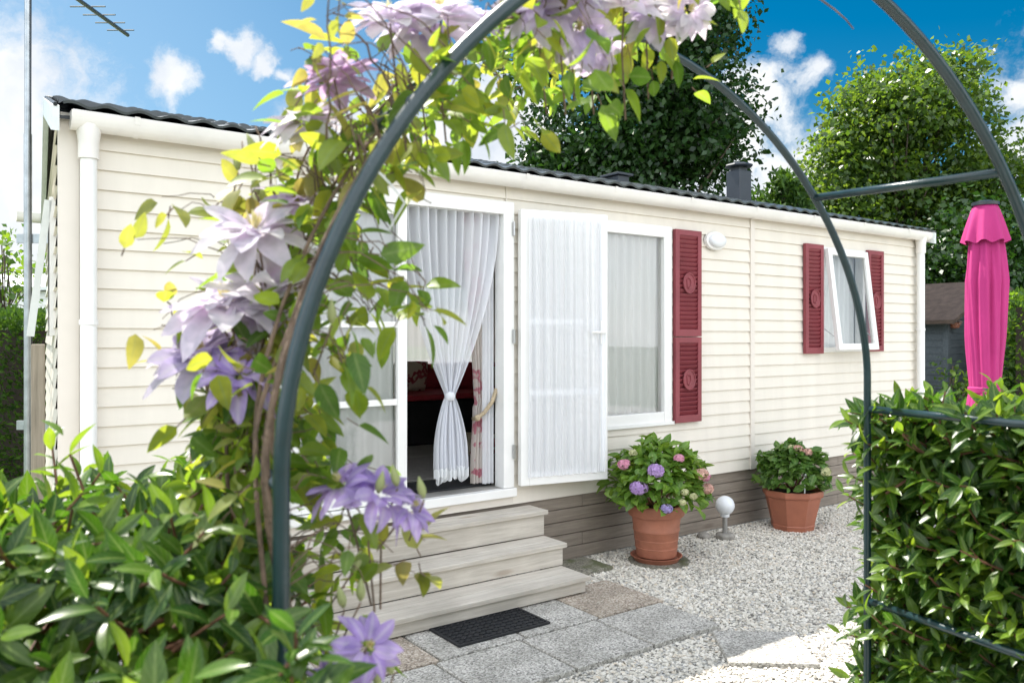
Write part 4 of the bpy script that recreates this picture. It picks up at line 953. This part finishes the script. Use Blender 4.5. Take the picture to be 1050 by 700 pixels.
def flower(pos, normal, r, mat, layers=3, label=None, open_=.15):
    nrm = unit(np.array(normal, float)); a = unit(np.cross(nrm, [.3, .1, .95] if abs(nrm[2]) < .9 else [1, 0, 0])); b = np.cross(nrm, a)
    P, X, Nn, S = [], [], [], []
    for l in range(layers):
        k = (9, 10, 13)[l]; rr = r*(1.02, .88, .62)[l]; lift = open_+.26*l
        for i in range(k):
            t = 2*PI*i/k+l*.4+rng.normal()*.08; rad = a*math.cos(t)+b*math.sin(t); x = unit(rad+nrm*(lift+rng.normal()*.20)+np.cross(nrm, rad)*rng.normal()*.10); nn = unit(nrm-rad*lift*.8+rng.normal(size=3)*.28)
            P.append(np.array(pos)-CO+rad*.008+nrm*.004*l); X.append(x); Nn.append(nn); S.append((rr*rng.uniform(.78, 1.06), rr*rng.uniform(.8, 1.15), rr*rng.uniform(.4, 1.7)))
    f = scatter('flower', PETAL, P, X, Nn, S, mat, cl)
    k = 34; P, X, Nn, S = [], [], [], []
    for i in range(k):
        t = rng.uniform(0, 6.28); q = rng.uniform(0, .8); rad = a*math.cos(t)+b*math.sin(t); P.append(np.array(pos)-CO+nrm*.008); X.append(unit(nrm+rad*q)); Nn.append(rad+.01); S.append(r*rng.uniform(.24, .36))
    scatter('flower_centre', (SPRIG[0]*[1, .35, 1], SPRIG[1]), P, X, Nn, S, 'stamen', f, False)
    mb.tube([Vector(np.array(pos)-CO), Vector(np.array(pos)-CO-nrm*.05+np.array([0, 0, -.02])), Vector(np.array(pos)-CO-nrm*.07+np.array([.01, .02, -.10]))], .0016, 5)
    if label: f['label'] = label
UP = (.0, -.25, 1)
FL = [((264, 240), 1.12, (-.05, -.5, .9), .082, 'petal_sunlit'), ((272, 286), 1.15, (.1, .4, -.8), .080, 'petal_sunlit'), ((235, 316), 1.17, (-.15, -.35, .95), .098, 'petal_sunlit'), ((208, 368), 1.18, (-.2, -.4, .9), .088, 'petal'), ((268, 322), 1.2, (.25, -.4, .8), .07, 'petal'),
      ((246, 388), 1.12, (.1, -.5, .8), .060, 'petal_shaded'), ((303, 208), 1.2, (.2, -.4, 1), .058, 'petal'), ((315, 128), 1.15, (-.2, -.3, 1), .062, 'petal_sunlit'), ((343, 84), 1.1, (-.3, .1, 1), .055, 'petal_pink'), ((400, 24), 1.12, (-.1, -.35, 1), .070, 'petal_sunlit'),
      ((452, 18), 1.15, (.1, -.4, 1), .072, 'petal_sunlit'), ((428, 34), 1.2, (0, -.5, .8), .06, 'petal'), ((550, 8), 1.2, (-.1, -.7, .4), .062, 'petal'), ((592, 28), 1.22, (.1, -.9, -.2), .062, 'petal'), ((640, 6), 1.25, (0, -.5, .8), .060, 'petal_sunlit'), ((704, 10), 1.3, (.2, -.8, -.2), .052, 'petal_sunlit'),
      ((575, -8), 1.18, (0, -.4, .9), .07, 'petal_sunlit'), ((668, 16), 1.32, (0, -.8, .1), .05, 'petal'), ((350, 500), 1.05, (-.3, -.3, .9), .048, 'petal_shaded'), ((388, 508), 1.05, (.3, -.3, .85), .052, 'petal_shaded'), ((418, 522), 1.08, (.6, -.2, .5), .040, 'petal_shaded'),
      ((376, 664), .97, (.4, -.7, .5), .040, 'petal_shaded'), ((350, 694), 1.0, (-.2, -.6, .6), .042, 'petal_shaded'), ((480, 22), 1.25, (.1, -.4, .9), .055, 'petal'), ((608, 52), 1.3, (.0, -.9, -.3), .045, 'petal')]
for (px, py), d, nrm, r, m in FL: flower(at(px, py, d), nrm, r, m, 3 if m != 'petal_shaded' else 2)
for px, py, d in ((405, 488, 1.05), (390, 495, 1.04), (432, 500, 1.07), (398, 680, 1.0), (385, 692, 1.0), (370, 605, 1.02), (366, 575, 1.05), (350, 612, 1.0), (258, 148, 1.2), (243, 165, 1.2), (262, 190, 1.2), (340, 320, 1.0)):
    c = np.array(at(px, py, d))-CO
    t = MB(); ax = Vector((rng.normal()*.3, -.2, 1)).normalized(); t.tube([Vector(c)+ax*q*.027 for q in (-.5, -.25, 0, .3, .6)], [.0022, .0055, .006, .0038, .0008], 8).build('bud', 'bud_green', cl, smooth=True)
    mb.tube([Vector(c)-ax*.017, Vector(c)-ax*.05+Vector((-.03, .03, -.03))], .0013, 5)
mb.build('stem', 'vine_bark', cl, smooth=True)
# white string that ties the plant to the hoop
sg = MB().tube([at(378, 168, .985), at(392, 180, 1.0), at(403, 192, 1.02), at(415, 208, 1.05), at(396, 240, 1.08)], .0014, 5)
sg = sg.build('tie_string', 'globe_white'); tag(sg, 'thin white string tying clematis stems to the near arch tube', 'string')

# ================================================================== TV MAST AND AERIAL
mast = thing('antenna_mast', 'thin galvanised mast standing by the left end wall with a TV aerial', 'antenna mast', (-3.25, 5.5, 0))
MB().tube([(0, 0, 0), (.0, 0, 2.0), (0, 0, 2.9)], .025, 14).build('pole', 'galvanised', mast, smooth='auto')
MB().tube([(0, 0, 2.88), (.0, 0, 4.15)], .021, 14).build('pole', 'galvanised', mast, smooth='auto')
MB().tube([(.03, -.02, .3), (.035, -.02, 1.5), (.03, -.02, 2.9), (.027, -.01, 4.0)], .004, 6).build('cable', 'rubber', mast)
for z in (.95, 2.2): MB().box(-.07, .2, -.012, .012, z-.03, z+.03).build('bracket', 'galvanised', mast)
bm = MB().tube([(.0, -.5, 4.03), (.075, 1.27, 4.03)], .016, 8).build('boom', 'aluminium', mast)
for i in range(11):
    y = -.4+i*.16; MB().tube([(-.19+.008*i+y*.04, y, 4.045), (.19-.008*i+y*.04, y, 4.045)], .006, 5).build('element', 'aluminium', bm)
MB().box(-.03, .09, .12, .25, 3.97, 4.022).build('junction_box', 'rubber', bm)
tp = MB().box(-.035, .035, -.035, .035, 0, 1.50).build('timber_post', 'post_wood', bevel=.004); tp.location = at(39, 344, 4.75)*1; tp.location.z = 0; tp.rotation_euler = (0, 0, .5)
tag(tp, 'grey weathered timber post close to the left end wall', 'post')

# ================================================================== PARASOL
ps = thing('closed_parasol', 'closed magenta pink parasol standing behind the right laurel hedge', 'parasol', (2.6, 4.5, 0))
MB().tube([(0, 0, .05), (0, 0, 2.25)], .019, 12).build('pole', 'galvanised', ps)
MB().box(-.22, .22, -.22, .22, 0, .06).build('base_plate', 'concrete_base', ps, bevel=.01)
def canopy(u, v):
    z = 1.02+v*1.19; a = u*2*PI
    prof = [(0, .125), (.13, .105), (.2, .088), (.45, .108), (.7, .115), (.86, .095), (1, .06)]
    for (p, ra), (q, rb) in zip(prof, prof[1:]):
        if p <= v <= q: r = ra+(rb-ra)*(v-p)/(q-p); break
    pinch = .35+.65*min(1, abs(v-.19)/.2)
    r *= 1+pinch*(.26*(abs(math.sin(a*4+.8*math.sin(v*3)))-.6)+.08*math.sin(a*3+v*4)+.04*math.sin(a*17+v*6))
    r *= .82
    return Vector((r*math.cos(a), r*math.sin(a), z+.02*math.sin(a*8)*(v < .02)))
cp = MB().grid(canopy, 192, 60).build('canopy', 'umbrella_pink', ps, smooth=True)
MB().grid(lambda u, v: Vector(((.055+.056*(1-v)**.8+.012*math.sin(u*2*PI*8)*(1-v))*math.cos(u*2*PI), (.055+.056*(1-v)**.8+.012*math.sin(u*2*PI*8)*(1-v))*math.sin(u*2*PI), 2.06+.21*v+.008*math.sin(u*2*PI*8)*(1-v))), 128, 12).build('vent_flap', 'umbrella_pink', ps, smooth=True)
MB().lathe([(.07, 2.262), (.068, 2.28), (.03, 2.29), (0, 2.29)], 20).build('finial', 'roof_edge', ps, smooth='auto')
MB().lathe([(.080, 1.235), (.086, 1.24), (.086, 1.265), (.080, 1.27)], 40).build('strap', 'umbrella_pink', ps, smooth='auto')

# ================================================================== SHED
sh = thing('garden_shed', 'grey blue wooden shed with brown felt roof beyond the right end of the home', 'shed', (5.58, 10.5, 0), TH)
mb = MB()
for i in range(19):
    z = .05+i*.09; mb.box(-.012, .0, .01, 2.6, z, z+.086)
for i in range(19): mb.box(.0, 2.4, -.012, .0, .05+i*.09, .05+i*.09+.086)
mb.poly([(0, -.008, 1.76), (2.4, -.008, 1.76), (1.2, -.008, 2.22)]); mb.box(2.4, 2.412, .01, 2.6, .05, 1.76); mb.box(0, 2.4, 2.6, 2.612, .05, 1.76)
mb.build('wall', 'shed_wood', sh)
mb = MB(); s = .46/1.2
for x0, x1, z0, z1 in ((-.16, 1.2, 1.76-.16*s, 2.25), (1.2, 2.56, 2.25, 1.76-.16*s)):
    mb.add([(x, y, z+dz) for dz in (0, .05) for y in (-.16, 2.75) for x, z in ((x0, z0), (x1, z1))], [(0,2,3,1), (4,5,7,6), (0,1,5,4), (2,6,7,3), (0,4,6,2), (1,3,7,5)])
mb.build('roof', 'shed_roof', sh)
MB().box(-.022, .05, -.022, -.013, .05, 1.72).box(-.022, -.013, -.013, .05, .05, 1.72).build('corner_board', 'shed_wood', sh)
hp = thing('hanging_planter', 'tiny orange hanging planter on the shed gable', 'planter', HW(0, 0, 0)); hp.location = Vector((5.57, 10.5, 1.64))+Vector((CT*.09+ST*.06, ST*.09-CT*.06, 0))
MB().lathe([(0, 0), (.05, .01), (.065, .07), (.06, .075), (0, .06)], 14).build('pot_body', 'terracotta', hp, smooth='auto')
MB().tube([(.05, 0, .07), (0, 0, .17), (-.05, 0, .07)], .003, 5).build('hanger', 'rubber', hp)
q = unit(RNG.normal(size=(60, 3))); scatter('blossom', TREELEAF, q*.055+[0, 0, .10], q, q+[0, 0, .4], np.full(60, .04), 'floret_salmon', hp, False)

# ================================================================== TREES, SHRUBS, FAR HEDGES
def tree(name, label, loc, lobes, nleaf, leaf, mat, trunk_h, trunk_r, seed, group=None, cl_r=.34, per=46, tpl=TREELEAF, drop=.25, shell=.75):
    rng = np.random.default_rng(seed); t = thing(name, label, 'tree', loc, 0, group)
    big = list(lobes)
    if nleaf > 30000:
        for l in big:
            for _ in range(7):
                dd = unit(rng.normal(size=3)); q = rng.uniform(.26, .46); lobes = lobes+[(l[0]+dd[0]*l[3]*.92, l[1]+dd[1]*l[4]*.92, l[2]+dd[2]*l[5]*.92, l[3]*q, l[4]*q, l[5]*q*.8)]
    w = np.array([l[3]*l[4]*l[5] for l in lobes])**.67; w = w/w.sum(); ncl = nleaf//per
    idx = rng.choice(len(lobes), ncl, p=w); L = np.array(lobes)[idx]
    d = unit(rng.normal(size=(ncl, 3))); r = rng.uniform(shell**3, 1, ncl)**(1/3)*(1+.06*np.clip(rng.normal(size=ncl), -2, 1.2))
    r = np.where(rng.random(ncl) < .3, r*rng.uniform(.3, .9, ncl), r)
    C = L[:, :3]+d*r[:, None]*L[:, 3:6]
    P = np.repeat(C, per, 0)+np.clip(rng.normal(size=(ncl*per, 3)), -1.6, 1.6)*cl_r*np.repeat(rng.uniform(.55, 1.25, ncl), per)[:, None]*[1, 1, .7]
    n = len(P); X = unit(rng.normal(size=(n, 3))+[0, 0, -drop]+np.repeat(d, per, 0)*.3); Nn = unit(rng.normal(size=(n, 3))*.45+np.repeat(rng.normal(size=(ncl, 3))*.55+[0, 0, .8]+d*.4, per, 0))
    scatter('crown', tpl, P, X, Nn, leaf*rng.uniform(.6, 1.25, n), mat, t, True)
    mb = MB(); top = max(l[2]+l[5]*.5 for l in lobes)
    mb.tube([(0, 0, -.1), (.05, .02, trunk_h*.5), (0, .05, trunk_h), (.05, 0, (trunk_h+top)/2), (0, 0, top)], [trunk_r*1.25, trunk_r, trunk_r*.8, trunk_r*.5, trunk_r*.12], 10)
    for k in range(34):
        c = C[rng.integers(ncl)]; z = trunk_h*.8+(top-trunk_h)*.55*rng.random(); a = np.array([0, 0, z]); m = (a+c)/2+np.array([0, 0, .15])
        mb.tube([a, m, c], [trunk_r*.3, trunk_r*.17, .008], 6)
    mb.build('trunk', 'bark', t, smooth=True)
    return t
# tall dark tree behind the middle of the roof
tree('broadleaf_tree', 'tall dense dark green tree rising behind the middle of the roof', (2.0, 14.2, 0),
     [(.0, 0, 6.2, 1.75, 1.7, 2.6), (-.5, 0, 3.9, 1.35, 1.3, 1.1), (.75, -.2, 7.0, 1.2, 1.2, 1.9), (-.2, 0, 8.2, 1.6, 1.5, 1.8), (.35, -.3, 4.4, 1.25, 1.2, 1.3), (-1.3, 0, 4.1, .8, .8, .7), (1.1, 0, 5.2, .8, .8, .9)], 56000, .115, 'tree_dark', 2.2, .18, 31, cl_r=.26)
tree('broadleaf_tree', 'round bright green tree right of the chimney, its crown reaching above the shed', (8.3, 17.5, 0),
     [(0, 0, 4.9, 2.0, 1.9, 2.1), (-1.0, 0, 3.9, 1.35, 1.4, 1.5), (.95, 0, 4.5, 1.3, 1.4, 1.7), (.1, 0, 6.5, 1.25, 1.3, 1.0), (-.5, -.4, 5.7, 1.2, 1.2, 1.2), (.9, -.5, 2.6, 1.5, 1.4, 1.4), (-.9, -.5, 2.2, 1.4, 1.3, 1.2)], 62000, .125, 'tree_fresh', 1.6, .16, 32, cl_r=.26)
tree('broadleaf_tree', 'green tree at the right picture edge behind the pink parasol', (11.0, 16.2, 0),
     [(0, 0, 3.7, 1.5, 1.5, 1.6), (-.4, 0, 2.4, 1.3, 1.3, 1.3), (.9, 0, 3.2, 1.3, 1.3, 1.5)], 14000, .12, 'tree_fresh', 1.2, .13, 33)
tree('conifer_tree', 'feathery green conifer whose tip shows right of the chimney', (5.35, 16.2, 0), [(0, 0, 2.2, .95, .95, 1.5), (0, 0, 3.4, .75, .75, 1.2), (-.1, 0, 4.3, .42, .42, .55), (.5, 0, 3.5, .5, .5, .7), (-.6, 0, 3.3, .35, .4, .6)], 16000, .17, 'thuja', .6, .1, 34, cl_r=.13, tpl=SPRIG, drop=-1.2)
tree('broadleaf_tree', 'dark bushy tree standing directly behind the grey shed', (8.6, 14.6, 0), [(0, 0, 2.6, 1.5, 1.2, 1.5), (1.2, 0, 2.2, 1.3, 1.2, 1.5), (-1.0, .2, 2.0, 1.0, 1.0, 1.3)], 15000, .11, 'tree_dark', .8, .11, 35, cl_r=.26)
tree('sapling', 'thin sapling with sparse leaves above the far left hedge', (-5.75, 9.3, 0), [(0, 0, 2.45, .3, .3, .4), (.1, 0, 2.0, .25, .25, .3), (-.1, 0, 1.7, .3, .3, .3)], 420, .09, 'shrub_fresh', 1.4, .02, 36, cl_r=.12, per=10)
tree('broadleaf_tree', 'hazy far tree low on the horizon beyond the far left hedge', (-15.5, 26, 0), [(0, 0, 2.2, 2.6, 1.6, 1.6), (3, 0, 1.9, 2, 1.5, 1.4), (-3, 0, 2.0, 2.2, 1.5, 1.4)], 9000, .2, 'tree_fresh', 1, .2, 37)
def box_hedge(name, label, x0, x1, y0, y1, zt, n, leaf, mat, seed, rot=0, loc=(0, 0, 0)):
    rng = np.random.default_rng(seed); h = thing(name, label, 'hedge', loc, rot)
    f = rng.integers(0, 5, n); x, y, z = rng.uniform(x0, x1, n), rng.uniform(y0, y1, n), rng.uniform(0, zt, n); d = rng.normal(size=(n, 3))*.35
    j = np.abs(rng.normal(size=n))*.07+.05*np.sin(x*5+z*4)
    # weights by area: top, front, back, ends
    A = np.array([(x1-x0)*(y1-y0), (x1-x0)*zt, (x1-x0)*zt, (y1-y0)*zt, (y1-y0)*zt]); f = rng.choice(5, n, p=A/A.sum())
    z = np.where(f == 0, zt-j, z); y = np.where(f == 1, y0+j, np.where(f == 2, y1-j, y)); x = np.where(f == 3, x0+j, np.where(f == 4, x1-j, x))
    D = np.array([(0, 0, 1), (0, -1, .5), (0, 1, .5), (-1, 0, .5), (1, 0, .5)], float)[f]+d
    X = unit(D); Nn = unit(rng.normal(size=(n, 3))+[0, 0, .5])
    scatter('foliage', SPRIG if mat == 'thuja' else TREELEAF, np.stack([x, y, z], 1), X, Nn, leaf*rng.uniform(.6, 1.2, n), mat, h, False)
    MB().box(x0+.14, x1-.14, y0+.14, y1-.14, 0, zt-.14).build('dark_core', 'core_dark', h)  # solid dark box in place of the hedge's unlit inside, stops light leaking
    return h
box_hedge('thuja_hedge', 'clipped thuja hedge beyond the mast at the far left', -8.5, -4.15, 7.6, 8.5, 1.74, 30000, .075, 'thuja', 41)
box_hedge('privet_hedge', 'clipped green hedge at the right edge beyond the parasol', 0, 5, -.4, .5, 2.02, 15000, .075, 'shrub_fresh', 42, R(50), (6.05, 9.2, 0))
for k_, (bx, by, bh, br, lab) in enumerate(((-1.5, -3.2, .9, 1.0, 'low rounded shrub'), (1.6, -3.6, 1.3, 1.3, 'broad tall shrub'), (4.6, -3.0, 1.0, 1.1, 'bushy middle sized shrub'), (7.4, -2.6, 1.5, 1.4, 'largest leafy shrub'))):
    tree('shrub', lab+' in the border behind the viewer, seen only in window reflections', (bx, by, 0), [(0, 0, bh, br, br*.8, bh), (br*.7, .1, bh*.8, br*.7, br*.6, bh*.8)], 3600, .11, 'tree_fresh', .3, .03, 50+k_, cl_r=.2, per=20)
tree('shrub', 'small leafy shrub in front of the grey shed wall', (5.05, 9.45, 0), [(0, 0, .75, .3, .3, .45), (.25, 0, .6, .25, .25, .4)], 900, .075, 'tree_fresh', .3, .02, 38, cl_r=.1, per=12)

# ================================================================== NEIGHBOURING HOME (far left)
nb = thing('neighbour_home', 'white neighbouring mobile home partly seen over the far left hedge', 'mobile home', (-10.2, 13.5, 0), R(8))
mb = MB(); clapboards(mb, -3, 3.4, .3, 2.3, [], .11, .013); mb.box(-3, 3.4, .005, 3, .3, 2.3); mb.build('wall', 'pvc_white', nb)
MB().extrude_x([(-.15, 2.31), (1.5, 2.62), (3.15, 2.31), (3.15, 2.37), (1.5, 2.69), (-.15, 2.37)], -3.15, 3.55).build('roof', 'barge_white', nb)
MB().box(-3.02, 3.42, -.03, -.016, 1.55, 1.62).build('trim_band', 'galvanised', nb)
for xw in (-1.6, .6):
    f = MB().frame(xw, xw+1.1, 1.1, 2.0, .05, -.03, -.005).build('window', 'pvc_white', nb); MB().box(xw+.05, xw+1.05, -.018, -.014, 1.15, 1.95).build('pane', 'chimney_grey', f)
